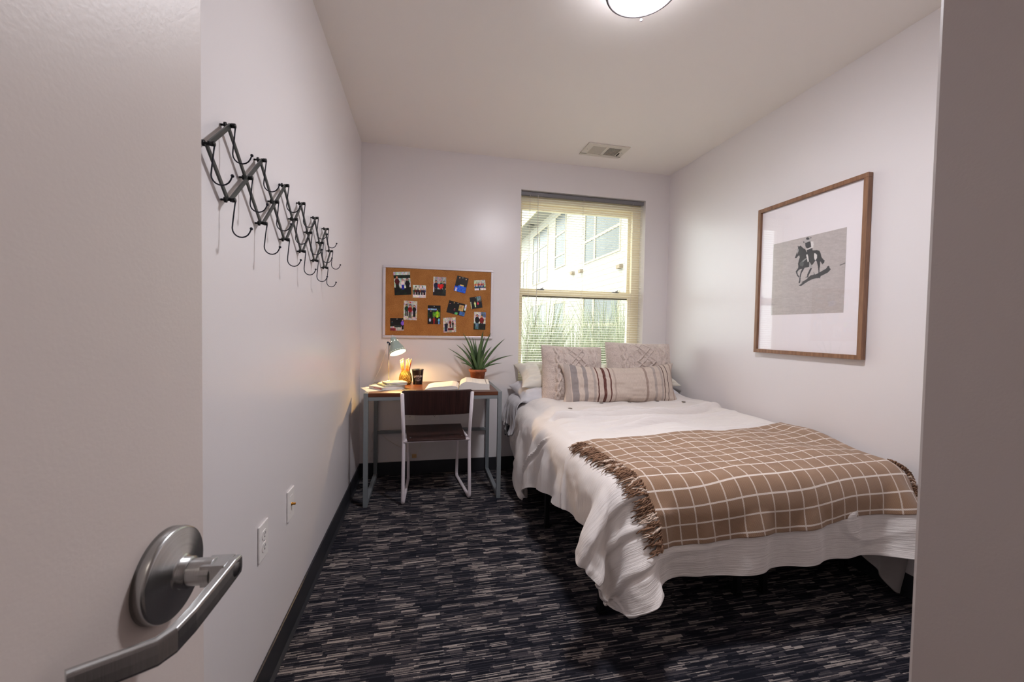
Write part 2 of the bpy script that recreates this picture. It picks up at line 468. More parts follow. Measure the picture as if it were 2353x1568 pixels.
exwin(12.9, 16.0, 4.0, 6.0, [15.0], [4.85]); exwin(12.9, 16.0, 6.0+0.14, 6.9, [15.0], [])
exwin(21.4, 24.4, 3.95, 6.88, [23.1], [5.9, 4.75])
exwin(26.0, 28.6, 3.4, 5.8, [27.0], [4.9])
exwin(12.9, 16.0, 0.3, 2.5, [15.0], [1.4]); exwin(18.5, 20.0, 0.4, 2.5, [], [1.4]); exwin(21.4, 24.4, 0.4, 2.6, [23.1], [1.4])
exwin(7.6, 10.4, 3.9, 6.2, [9.2], [5.0]); exwin(7.6, 10.4, 0.3, 2.5, [9.2], [1.4])
for (y, z) in ((17.3, 3.72), (16.3, 3.68), (12.75, 3.35), (12.0, 3.42)):
    at_parent(MB().box(BX-0.14, BX, y-0.13, y+0.13, z-0.05, z+0.08), b, 'vent_hood', plain('tan_hood', (112, 98, 80), rough=0.7))
for (y, z) in ((19.0, 7.36), (23.5, 7.36), (28.0, 7.36)):
    at_parent(MB().box(BX-0.6, BX-0.3, y-0.3, y+0.3, z-0.1, z+0.02), b, 'soffit_light', plain('hood_grey', (70, 68, 64), rough=0.7))
# reeds: clumps of tall pale ornamental grass
def grass_mat():
    m = NT('pale_reed'); co = m.coord(); nz = m.noise(co, 9, 3)
    m.base(m.ramp(nz, [(0.3, lin((100, 108, 80))), (0.7, lin((136, 140, 116)))])); m.set(Roughness=0.8); return m.mat
M_GRASS = grass_mat()
def clump(cx, cy, h, n, label):
    mb = MB()
    for i in range(n):
        a = random.uniform(0, 2*PI); r0 = random.uniform(0, 0.16); ln = h*random.uniform(0.65, 1.05)
        bend = random.uniform(0.08, 0.36)*ln; w = random.uniform(0.004, 0.007)
        bx, by = cx+r0*math.cos(a), cy+r0*math.sin(a); ca, sa = math.cos(a), math.sin(a)
        vs = []
        for k in range(7):
            t = k/6; rr = bend*t**2.2; zz = -0.35+ln*(t-0.12*t**3)
            ww = w*(1-t**3)+0.0006
            vs += [(bx+ca*rr-sa*ww, by+sa*rr+ca*ww, zz), (bx+ca*rr+sa*ww, by+sa*rr-ca*ww, zz)]
        mb.add(vs, [(2*k, 2*k+1, 2*k+3, 2*k+2) for k in range(6)], True)
    o = mb.build('ornamental_grass', M_GRASS, merge=False)
    return tag(o, label, 'grass', 'clumps of ornamental grass outside the window')
for i, (x, y, h) in enumerate([(0.9, 4.75, 1.95), (1.6, 4.8, 2.1), (2.3, 4.75, 2.0), (3.0, 4.85, 2.2), (1.3, 5.6, 2.3), (2.2, 5.7, 2.3), (3.1, 5.7, 2.3), (3.9, 5.6, 2.4)]):
    clump(x, y, h, 260, 'clump of tall pale green ornamental grass growing outside behind the lower window pane')

# ------------------------------------------------------------------ ceiling lamp, vent
LX, LY = 1.290, 1.452
cl = empty('ceiling_lamp', (LX, LY, H), 'round flush ceiling lamp with glowing white glass and nickel ring', 'lamp')
MB().lathe([(0.1235, -0.074), (0.1345, -0.074), (0.1375, -0.077), (0.1375, -0.090), (0.134, -0.093), (0.1250, -0.093), (0.1225, -0.090), (0.1225, -0.076), (0.1235, -0.074)], 64).build('ring', plain('brushed_ring', (98, 93, 95), rough=0.6, spec=0.15), cl)
gz = [(0.1215, -0.070), (0.1215, -0.088)] + [(0.1215*math.cos(t*PI/2/12), -0.088-0.024*math.sin(t*PI/2/12)) for t in range(1, 12)] + [(0.0005, -0.112)]
M_LAMPGL = emis('lit_lamp_glass', (0.96, 0.95, 1.0), LAMP_W)
MB().lathe(gz, 64).build('glass_diffuser', M_LAMPGL, cl)
MB().lathe([(0.0, -0.0005), (0.1230, -0.0005), (0.1230, -0.0708), (0.0, -0.0708)], 48).build('canopy', plain('canopy_white', (220, 216, 218), rough=0.5), cl)
for k in range(3):
    a = math.radians(62+120*k); MB().tube([(0.13*math.cos(a), 0.13*math.sin(a), -0.0005), (0.13*math.cos(a), 0.13*math.sin(a), -0.08)], 0.0022, 8).build('strut', M_GREYMET, cl)
for k in range(3):
    a = math.radians(62+120*k); p = (0.139*math.cos(a), 0.139*math.sin(a), -0.09)
    MB().tube([(p[0], p[1], -0.075), (p[0], p[1], -0.096)], 0.003, 8).sphere((p[0], p[1], -0.1), 0.006, 10).build('finial', plain('finial_nickel', (90, 86, 90), rough=0.35, metal=0.3), cl)
# fill lamp added on the unseen hallway ceiling to brighten corridor and room
hl = empty('hallway_fill_lamp', (0.62, -1.2, H), 'added round fill lamp on the unseen hallway ceiling behind the doorway', 'lamp')
MB().lathe([(0.15, 0.0), (0.15, -0.03), (0.13, -0.06), (0.0005, -0.075)], 40).build('glass_diffuser', emis('hall_fill_glass', (1, 0.88, 0.78), HALL_FILL_W), hl)

vt = empty('ceiling_vent', (1.83, 2.955, H), 'white rectangular air register set in the ceiling near the window', 'vent')
mb = MB()
for (x0, x1, y0, y1) in ((-0.168, 0.168, -0.105, -0.068), (-0.168, 0.168, 0.062, 0.1), (-0.168, -0.118, -0.07, 0.07), (0.118, 0.168, -0.07, 0.07), (-0.012, 0.012, -0.07, 0.07)):
    mb.box(x0, x1, y0, y1, -0.008, -0.0005)
M_VENT = plain('vent_enamel', (214, 208, 198), rough=0.45)
mb.build('face_plate', M_VENT, vt, merge=False)
MB().box(-0.119, 0.119, -0.069, 0.063, -0.0025, -0.0003).build('duct_opening', M_DARK, vt)
for side, sgn in ((-1, 1), (1, -1)):
    lm = MB()
    for k in range(11):
        x = side*0.065 - 0.0475 + 0.0095*k
        a = math.radians(40 if side < 0 else -25)
        lm.box(-0.0036, 0.0036, -0.067, 0.061, -0.0006, 0.0006, Matrix.Translation((x, 0, -0.006)) @ Matrix.Rotation(a, 4, 'Y'))
    lm.build('louvres', M_VENT, vt, merge=False)
MB().box(0.121, 0.129, -0.0, 0.045, -0.012, -0.008).build('damper_lever', M_DARK, vt)
for x in (-0.143, 0.143): MB().sphere((x, -0.01, -0.008), 0.004, 8, (1, 1, 0.4)).build('screw', M_GREYMET, vt)

# ------------------------------------------------------------------ entry door with lever
AL = -0.083
DN = Vector((math.cos(AL), math.sin(AL), 0)); DT = Vector((-math.sin(AL), math.cos(AL), 0))
HC = Vector((0.2402, 0.4548, 0.919))               # centre of the rosette on the door face
DM = Matrix(((DT.x, 0, DN.x, HC.x), (DT.y, 0, DN.y, HC.y), (0, 1, 0, HC.z), (0, 0, 0, 1)))   # local x along door, y up, z out
door = MB().box(-0.85, 0.062, -HC.z+0.012, 2.045-HC.z, -0.044, 0.0, DM).build('door_1', M_DOOR, bevel=0.0015)
struct(door)
DR = bpy.data.objects.new('lever_handle', None); COL.objects.link(DR); DR.parent = door; DR.matrix_world = DM
DR['label'] = 'satin nickel lever handle'
MB().lathe([(0.0, 0.0), (0.0435, 0.0), (0.0435, 0.0085), (0.0425, 0.0108), (0.0405, 0.0114), (0.018, 0.0165), (0.0145, 0.018), (0.0145, 0.0245), (0.0, 0.0245)], 72).build('rosette', M_NICKEL, DR)
lv = MB()
lv.lathe([(0.0125, 0.02), (0.0125, 0.046), (0.0, 0.046)], 32)
# flat lever blade following a bent centre line (t, out), 20 mm tall, 9 mm thick
path = [(0.0125, 0.0605), (0.010, 0.0615), (0.0, 0.062), (-0.03, 0.0615), (-0.06, 0.0605), (-0.078, 0.058), (-0.088, 0.052), (-0.098, 0.042), (-0.108, 0.031), (-0.118, 0.020), (-0.121, 0.017)]
n = 16; vs = []; fs = []
for i, (t, o) in enumerate(path):
    t0, o0 = path[max(i-1, 0)]; t1, o1 = path[min(i+1, len(path)-1)]
    d = Vector((t1-t0, o1-o0)).normalized(); nn = Vector((-d.y, d.x))
    hh = 0.0115 if i > 1 else (0.0075, 0.0105)[i]
    for j in range(n):
        a = 2*PI*j/n; ca, sa = math.cos(a), math.sin(a)
        e = 0.35
        X = math.copysign(abs(ca)**e, ca)*0.0045; Yh = math.copysign(abs(sa)**e, sa)*hh
        vs.append((t+nn.x*X, Yh*0.94+float(np.interp(t, [-0.121, -0.088, 0.0], [-0.0075, -0.0125, 0.0])), o+nn.y*X))
for i in range(len(path)-1):
    for j in range(n): fs.append((i*n+j, i*n+(j+1) % n, (i+1)*n+(j+1) % n, (i+1)*n+j))
fs += [tuple(range(n-1, -1, -1)), tuple((len(path)-1)*n+j for j in range(n))]
lv.add(vs, fs, False)
lv.box(-0.0105, 0.0105, -0.0105, 0.0105, 0.038, 0.060)
lv.build('lever', M_NICKEL, DR, bevel=0.0012, segs=2)
MB().lathe([(0.0, 0.0672), (0.0055, 0.0672), (0.007, 0.066), (0.007, 0.064)], 24).build('push_button', plain('dark_nickel', (110, 110, 112), rough=0.3, metal=1), DR)
MB().lathe([(0.0016, 0), (0.0016, 0.0008), (0, 0.0008)], 12, Matrix.Translation((-0.0, -0.0104, 0.050)) @ Matrix.Rotation(PI/2, 4, 'X')).build('set_screw', M_DARK, DR)

# ------------------------------------------------------------------ wall plates
def plate(name, cx, cy, cz, axis, label, cat, kind, w=0.0725, h=0.114):
    """axis 'x' = on the left wall facing +x, 'y' = on the back wall facing -y"""
    o = empty(name, (cx, cy, cz), label, cat)
    R = Matrix(((0, 0, 1, 0), (1, 0, 0, 0), (0, 1, 0, 0), (0, 0, 0, 1))) if axis == 'x' else Matrix(((1, 0, 0, 0), (0, 0, -1, 0), (0, 1, 0, 0), (0, 0, 0, 1)))
    MB().box(-w/2, w/2, -h/2, h/2, 0.0003, 0.0055, R).build('cover_plate', M_WHITEPL, o, bevel=0.0025)
    if kind == 'outlet':
        for s in (-1, 1):
            poly = []
            for k in range(28):
                a = 2*PI*k/28; x = 0.0172*math.cos(a); y = 0.0172*math.sin(a)
                poly.append((x, s*0.0195+max(-0.0135, min(0.0135, y))))
            r = MB().prism(poly, 0.004, 0.0075, R).build('receptacle', M_WHITEPL, o)
            sm = MB().box(-0.0075, -0.0052, s*0.0195-0.001, s*0.0195+0.0075, 0.007, 0.0078, R)
            sm.box(0.0052, 0.0075, s*0.0195-0.001, s*0.0195+0.0065, 0.007, 0.0078, R)
            sm.lathe([(0.0026, 0.007), (0.0026, 0.0078), (0, 0.0078)], 12, R @ Matrix.Translation((0, s*0.0195-0.007, 0)))
            sm.build('slots', M_DARK, r)
        MB().lathe([(0.003, 0.005), (0.002, 0.0065), (0, 0.0065)], 12, R).build('screw', M_GREYMET, o)
    if kind == 'coax':
        MB().lathe([(0.0065, 0.004), (0.0065, 0.009), (0.0045, 0.0095), (0.0045, 0.02), (0.002, 0.0205), (0, 0.0205)], 8, R).build('connector', M_BRASS, o)
        MB().box(-0.016, 0.016, -0.033, 0.033, 0.005, 0.0063, R).build('insert', M_WHITEPL, o, bevel=0.0008)
    if kind == 'data':
        MB().box(-0.0022, 0.0022, -0.030, -0.0256, 0.005, 0.0062, R).build('jack', M_DARK, o)
    return o
plate('wall_outlet', 0, 1.3705, 0.4945, 'x', 'white duplex power outlet on the left wall, nearer the open door', 'outlet', 'outlet')
plate('cable_outlet', 0, 1.632, 0.497, 'x', 'white cable wall plate with a brass connector on the left wall', 'outlet', 'coax')
plate('data_outlet', 0.378, D, 0.488, 'y', 'white wall plate behind the chair, left one of two under the desk', 'outlet', 'data')
plate('wall_outlet', 0.568, D, 0.483, 'y', 'white duplex power outlet under the desk behind the middle of the chair', 'outlet', 'outlet')

# ------------------------------------------------------------------ accordion coat rack on the left wall
tops = [(1.119, 1.650), (1.314, 1.645), (1.513, 1.640), (1.702, 1.636), (1.899, 1.633), (2.089, 1.631)]
mids = [(1.019, 1.563), (1.219, 1.560), (1.416, 1.556), (1.610, 1.552), (1.802, 1.548), (1.990, 1.545), (2.180, 1.542)]
bots = [(1.118, 1.470), (1.320, 1.464), (1.520, 1.459), (1.711, 1.454), (1.902, 1.449), (2.080, 1.444)]
rk = empty('coat_rack', (0.0, 1.6, 1.55), 'black metal accordion coat rack with wire hooks on the left wall', 'coat rack')
M_RACK = plain('rack_steel', (66, 68, 66), rough=0.35, metal=0.5)
M_HOOK = plain('hook_wire', (24, 27, 40), rough=0.35, metal=0.3)
def rel(p, r): return (p[0]-r.location.x, p[1]-r.location.y, p[2]-r.location.z)
def rbar(a, c, x):
    A = rel((x, a[0], a[1]), rk); B = rel((x, c[0], c[1]), rk)
    MB().bar(A, B, 0.0045, 0.0108, up=(0, 0, 1)).build('lattice_bar', M_RACK, rk, bevel=0.0006)
X1, X2 = 0.0150, 0.0205
rbar(mids[0], tops[0], X2); rbar(bots[5], mids[6], X2)
for i in range(5): rbar(bots[i], tops[i+1], X2)
rbar(mids[0], bots[0], X1); rbar(tops[5], mids[6], X1)
for i in range(5): rbar(tops[i], bots[i+1], X1)
def rack_hook(y, z, k):
    lean = random.uniform(-0.003, 0.003)
    pg = MB().tube([rel((0.0, y, z), rk), rel((0.030, y, z), rk)], 0.0028, 8)
    pg.tube([rel((0.0235, y, z), rk), rel((0.032, y, z), rk)], [0.0056, 0.0056], 12)
    pg.tube([rel((0.008, y, z), rk), rel((0.0122, y, z), rk)], 0.007, 12)
    p = pg.build('peg', M_BLACKMET, rk)
    pts = [(0.0315, y, z-0.004), (0.0290, y+lean, z-0.03), (0.0262, y+lean, z-0.056)]
    for j in range(9):
        a = PI + (PI*0.86)*j/8
        pts.append((0.0455+0.0200*math.cos(a), y+lean*1.5, z-0.068+0.0215*math.sin(a)))
    pts.append((0.0665, y+lean*1.5, z-0.070))
    h = MB().tube([rel(q, rk) for q in pts], 0.0017, 8)
    h.sphere(rel((0.0675, y+lean*1.5, z-0.067), rk), 0.0038, 10)
    h.build('hook', M_HOOK, rk)
for k, (y, z) in enumerate(tops+mids+bots): rack_hook(y, z, k)

# ------------------------------------------------------------------ cork board and photographs
def cork():
    m = NT('cork'); co = m.coord(); n1 = m.noise(co, 170, 4, 0.7); n2 = m.noise(co, 14, 3)
    v = m.math('ADD', m.math('MULTIPLY', n1, 0.75), m.math('MULTIPLY', n2, 0.25))
    m.base(m.ramp(v, [(0.34, lin((132, 84, 38))), (0.5, lin((164, 108, 52))), (0.66, lin((184, 130, 72)))])); m.set(Roughness=0.9)
    m.bump(n1, 0.4, 0.002); return m.mat
BX0, BX1, BZ0, BZ1 = 0.166, 1.026, 1.084, 1.645
cb = empty('cork_board', ((BX0+BX1)/2, D, (BZ0+BZ1)/2), 'cork board with a white aluminium frame on the back wall', 'cork board')
at_parent(MB().box(BX0+0.01, BX1-0.01, D-0.012, D-0.001, BZ0+0.01, BZ1-0.01), cb, 'cork_panel', cork())
fr = MB(); t = 0.019
fr.box(BX0, BX1, D-0.019, D-0.0005, BZ1-t, BZ1); fr.box(BX0, BX1, D-0.019, D-0.0005, BZ0, BZ0+t)
fr.box(BX0, BX0+t, D-0.019, D-0.0005, BZ0+t, BZ1-t); fr.box(BX1-t, BX1, D-0.019, D-0.0005, BZ0+t, BZ1-t)
at_parent(fr, cb, 'board_frame', plain('white_aluminium', (222, 216, 220), rough=0.3, metal=0.3), bevel=0.003, merge=False)

def paint_mat2():
    m = NT('printed_paper'); a = m.n('ShaderNodeAttribute', attribute_name='paint'); m.base(a.outputs['Color'])
    m.set(Roughness=0.35); nz = m.noise(m.coord(), 200, 1); m.bump(nz, 0.02, 0.0005); return m.mat
M_PRINT = paint_mat2()
def person_paint(img, w, h, cx, base, ht, shirt, pants, skin=(196, 150, 126), hair=(40, 28, 24)):
    yy, xx = np.mgrid[0:h, 0:w]; xx = (xx+0.5)/w; yy = (yy+0.5)/h; s = ht; asp = w/h
    def el(ex, ey, rx, ry, c): img[((xx-ex)*asp/rx)**2+((yy-ey)/ry)**2 < 1] = c
    def rc(x0, x1, y0, y1, c): img[(xx > x0) & (xx < x1) & (yy > y0) & (yy < y1)] = c
    wd = s*0.17/asp
    rc(cx-wd*0.62, cx-wd*0.05, base, base+s*0.48, pants); rc(cx+wd*0.05, cx+wd*0.62, base, base+s*0.48, pants)
    el(cx, base+s*0.62, s*0.16, s*0.22, shirt)
    el(cx, base+s*0.92, s*0.085, s*0.10, hair); el(cx, base+s*0.89, s*0.065, s*0.08, skin)
def photo(px0, pz0, w, h, ang, label, sky, floor, people, extra=(), heart=None):
    """card pinned to the cork: centre x,z in metres on the board"""
    nx, ny = 40, max(20, int(40*h/w)); img = np.zeros((ny, nx, 3)); img[:] = sky
    img[:int(ny*0.35)] = floor
    yy, xx = np.mgrid[0:ny, 0:nx]
    for (x0, x1, y0, y1, c) in extra: img[int(y0*ny):int(y1*ny), int(x0*nx):int(x1*nx)] = c
    for (cx, bs, ht, sh, pa) in people: person_paint(img, nx, ny, cx, bs, ht, sh, pa)
    if heart:
        hx, hy, hs = heart; X_ = ((xx+0.5)/nx-hx)/hs; Y_ = ((yy+0.5)/ny-hy)*(h/w)/hs
        img[(X_**2+Y_**2-0.6)**3-X_**2*Y_**3*1.6 < 0] = (205, 24, 36)
    sd = int(px0*977+pz0*331) % 50
    blot = np.stack([vn(xx/2.6, yy/3.0, sd+k) for k in range(3)], -1)+0.8*vn(xx/4.5, yy/5.5, sd+9)[..., None]
    img = (img-120)*1.22+106+blot*(16+0.10*img)
    img = np.clip(img*(1+0.06*RNG.randn(ny, nx, 1)+0.05*RNG.randn(ny, nx, 3)), 4, 250)/255.0
    img = np.where(img <= 0.04045, img/12.92, ((img+0.055)/1.055)**2.4)
    o = empty('photograph', (px0, D-0.0125, pz0), label, 'photograph', 'photographs pinned to the cork board')
    o.rotation_euler = (0, -math.radians(ang), 0)
    curl = lambda x, z: -0.0012-0.004*np.clip(-(z/h), 0, 1)**2
    gx, gz = np.meshgrid(np.linspace(-w/2, w/2, nx), np.linspace(-h/2, h/2, ny))
    GY = curl(gx, gz)
    grid_mesh('print', gx, GY-0.0005, gz, M_PRINT, o, col=img)
    gx, gz = np.meshgrid(np.linspace(-w/2, w/2, 8), np.linspace(-h/2, h/2, 8))
    pp = grid_mesh('paper_back', gx, curl(gx, gz), gz, M_WHITEPL, o)
    MB().sphere((0, -0.005, h/2-0.008), 0.0035, 8).build('push_pin', plain('clear_pin', (200, 205, 205), rough=0.2), o)
    return o
def bpix(u, v):  # crop pixels of the board -> board coordinates
    return BX0 + (u-85)/(2155-85)*(BX1-BX0), BZ1 - (v-(95+(u-85)*0.036))/(1372-(u-85)*0.034)*(BZ1-BZ0)
K = (BX1-BX0)/2070.0
def ph(u, v, wpx, hpx, ang, *a, **k):
    x, zc = bpix(u, v); photo(x, zc, wpx*K, hpx*K*1.0, ang, *a, **k)
dk = (24, 26, 24)
ph(432, 440, 300, 430, 4, 'largest photograph on the cork board, people outdoors on dark green grass', (190, 200, 190), (24, 44, 30), [(0.2, 0.2, 0.62, (90, 24, 40), (24, 50, 34)), (0.52, 0.25, 0.45, (225, 215, 200), (30, 60, 160)), (0.8, 0.1, 0.62, (20, 20, 24), (20, 20, 30))], extra=((0, 1, 0.72, 0.86, (30, 50, 40)), (0.35, 0.75, 0.3, 0.42, (235, 230, 225))))
ph(745, 588, 240, 235, 0, 'square photograph of a long row of people in front of pale buildings', (215, 220, 210), (225, 215, 215), [(0.1+0.115*i, 0.22, 0.5, c, (50, 40, 50)) for i, c in enumerate([(40, 90, 60), (120, 30, 40), (90, 40, 40), (30, 30, 34), (140, 80, 60), (50, 50, 80), (70, 40, 70), (60, 60, 90)])], extra=((0.2, 0.28, 0.8, 0.95, dk), (0.45, 0.52, 0.8, 0.95, dk), (0.7, 0.76, 0.8, 0.95, dk)))
ph(1120, 485, 240, 355, -1, 'photograph of a group holding a large red heart', (170, 168, 165), (40, 42, 40), [(0.22, 0.08, 0.72, (24, 34, 80), (14, 14, 20)), (0.85, 0.08, 0.7, (50, 48, 44), (60, 66, 62)), (0.62, 0.3, 0.48, (60, 90, 70), (40, 60, 50))], extra=((0.0, 0.1, 0.2, 1, (210, 205, 200)),), heart=(0.57, 0.45, 0.24))
ph(1530, 448, 225, 300, -13, 'tilted photograph with a bright blue banner at its foot', (26, 28, 30), (30, 90, 200), [(0.25, 0.4, 0.55, (60, 20, 30), dk), (0.8, 0.4, 0.55, (20, 22, 30), dk)], extra=((0.25, 0.95, 0.05, 0.42, (40, 110, 215)), (0.4, 0.75, 0.42, 0.5, (225, 200, 120)), (0.1, 0.25, 0.0, 0.25, (200, 210, 220))))
ph(1893, 455, 220, 195, 5, 'small photograph of a crowd in the top right corner of the cork board', (190, 200, 180), (60, 90, 60), [(0.1+0.14*i, 0.25, 0.5, c, (60, 90, 140)) for i, c in enumerate([(210, 110, 60), (220, 150, 110), (160, 60, 50), (220, 120, 80), (130, 50, 50), (210, 130, 100)])], extra=((0, 0.4, 0, 0.2, (220, 220, 225)), (0.5, 1, 0, 0.25, (225, 215, 210))))
ph(1822, 785, 225, 225, 9, 'photograph of people in yellow, pink and navy at the right of the board', (34, 34, 34), (26, 26, 24), [(0.4, 0.12, 0.5, (226, 224, 150), (200, 200, 150)), (0.65, 0.12, 0.46, (210, 50, 100), dk), (0.85, 0.1, 0.55, (26, 28, 60), dk)], extra=((0.6, 0.95, 0.6, 1, (120, 140, 150)), (0, 0.12, 0, 0.6, (190, 190, 150))))
ph(583, 948, 245, 360, -1, 'photograph of three walkers under a red dot, left side of the cork board', (190, 186, 178), (200, 192, 180), [(0.22, 0.2, 0.62, (50, 80, 60), (30, 30, 34)), (0.48, 0.12, 0.68, (150, 30, 40), (44, 46, 50)), (0.78, 0.18, 0.6, (20, 24, 40), (16, 16, 20))], extra=((0.44, 0.54, 0.88, 0.95, (200, 20, 60)),))
ph(1022, 1025, 240, 355, 0, 'photograph of an outdoor crowd with a lime green patch below a black band', (40, 60, 50), (60, 40, 40), [(0.25, 0.3, 0.45, (24, 24, 26), dk), (0.75, 0.35, 0.42, (150, 210, 40), (190, 220, 60)), (0.5, 0.0, 0.4, (150, 24, 34), (150, 24, 34)), (0.2, 0.0, 0.35, (190, 210, 230), dk), (0.88, 0.0, 0.35, (120, 180, 220), (120, 170, 210))], extra=((0, 1, 0.84, 1, (14, 14, 16)), (0, 0.7, 0.76, 0.84, (150, 180, 210)), (0.4, 0.95, 0.4, 0.66, (110, 160, 60))))
ph(1450, 900, 350, 235, -13, 'wide tilted photograph of people in a dark room with a window', (20, 22, 24), (36, 24, 44), [(0.1, 0.3, 0.5, (30, 30, 40), dk), (0.3, 0.45, 0.5, (30, 26, 24), dk), (0.4, 0.1, 0.4, (120, 50, 70), dk)], extra=((0.6, 0.85, 0.4, 0.88, (196, 160, 110)), (0.7, 1.0, 0.05, 0.35, (90, 120, 170)), (0.45, 0.6, 0.02, 0.2, (110, 180, 130)), (0.9, 1, 0.5, 1, (210, 215, 225))))
ph(1318, 1215, 240, 285, 3, 'photograph of people crouching at the lower middle of the cork board', (196, 190, 184), (186, 180, 172), [(0.3, 0.3, 0.4, (20, 22, 26), dk), (0.55, 0.35, 0.5, (120, 30, 40), (30, 30, 34)), (0.75, 0.3, 0.45, (24, 24, 28), dk)], extra=((0.12, 0.3, 0.1, 0.6, (44, 60, 80)), (0.35, 0.8, 0.15, 0.3, (120, 44, 48))))
ph(1900, 1130, 230, 345, -1, 'photograph of two people in dark coats above the potted plant', (206, 200, 196), (40, 56, 44), [(0.28, 0.05, 0.8, (22, 24, 30), (120, 140, 160)), (0.66, 0.05, 0.78, (140, 30, 44), (24, 24, 28))], extra=((0.6, 1, 0.7, 1, (110, 130, 160)), (0.85, 1, 0.05, 0.3, dk)))
ph(343, 1213, 245, 235, 1, 'dark photograph in the lower left corner above the desk lamp', (16, 18, 26), (190, 184, 176), [(0.15, 0.45, 0.3, (30, 80, 110), dk), (0.9, 0.1, 0.8, (130, 100, 190), (20, 20, 24))], extra=((0.0, 0.4, 0.0, 0.22, (130, 50, 70)), (0.3, 0.8, 0.28, 0.44, (70, 76, 66))))

# ------------------------------------------------------------------ framed picture on the right wall
PY0, PY1, PZ0, PZ1 = 1.575, 2.240, 1.046, 1.962
pf = empty('framed_picture', (W, (PY0+PY1)/2, (PZ0+PZ1)/2), 'large oak framed print of a rider on a dark horse, right wall', 'picture')
px = W-0.03; fw = 0.022; mb = MB()
mb.box(px, W-0.002, PY0, PY1, PZ1-fw, PZ1); mb.box(px, W-0.002, PY0, PY1, PZ0, PZ0+fw)
mb.box(px, W-0.002, PY0, PY0+fw, PZ0+fw, PZ1-fw); mb.box(px, W-0.002, PY1-fw, PY1, PZ0+fw, PZ1-fw)
at_parent(mb, pf, 'frame', M_FRAME, bevel=0.0012, merge=False)
at_parent(MB().box(W-0.014, W-0.004, PY0+fw*0.6, PY1-fw*0.6, PZ0+fw*0.6, PZ1-fw*0.6), pf, 'mat_board', plain('mat_board', (246, 239, 243), rough=0.8, nscale=200, namt=0.01, bump=0.02))
# print raster: silhouettes filled from outlines read off the photograph crop
def pip(poly, X, Y):
    ins = np.zeros(X.shape, bool); n = len(poly)
    for i in range(n):
        x0, y0 = poly[i]; x1, y1 = poly[(i+1) % n]
        if y0 == y1: continue
        c = ((y0 > Y) != (y1 > Y)) & (X < (x1-x0)*(Y-y0)/(y1-y0)+x0)
        ins ^= c
    return ins
gy0, gy1, gz0, gz1 = 1.681, 2.127, 1.283, 1.722   # y from viewer's right to left
nu, nv = 230, 230
U, V = np.meshgrid(np.linspace(0, 1, nu), np.linspace(0, 1, nv))     # U: 0 left (far) .. 1 right (near); V: 0 top
# crop pixel frame (perspective quad) : left edge x~140 y 390-1475, right edge x~1240/1195 y 135-1450
TL, TR, BL, BR = (143, 388), (1240, 135), (107, 1476), (1193, 1450)
def homog(src, dst):
    A = []; bvec = []
    for (x, y), (X_, Y_) in zip(src, dst):
        A.append([x, y, 1, 0, 0, 0, -X_*x, -X_*y]); bvec.append(X_)
        A.append([0, 0, 0, x, y, 1, -Y_*x, -Y_*y]); bvec.append(Y_)
    h = np.linalg.solve(np.array(A, float), np.array(bvec, float)); return np.append(h, 1).reshape(3, 3)
Hm = homog([(0, 0), (1, 0), (0, 1), (1, 1)], [TL, TR, BL, BR])
den = Hm[2, 0]*U+Hm[2, 1]*V+1
PX = (Hm[0, 0]*U+Hm[0, 1]*V+Hm[0, 2])/den; PYY = (Hm[1, 0]*U+Hm[1, 1]*V+Hm[1, 2])/den
img = np.empty((nv, nu, 3)); img[:] = (168, 160, 158)
img += (vn(PX/60, PYY/18, 3)*5 + vn(PX/14, PYY/7, 4)*5)[..., None]
img[pip([(1130, 715), (1215, 680), (1222, 695), (1140, 728)], PX, PYY)] = (120, 114, 112)
SHD = (62, 62, 64); HRS = (44, 44, 47); GRY = (96, 95, 96); LGT = (200, 195, 194)
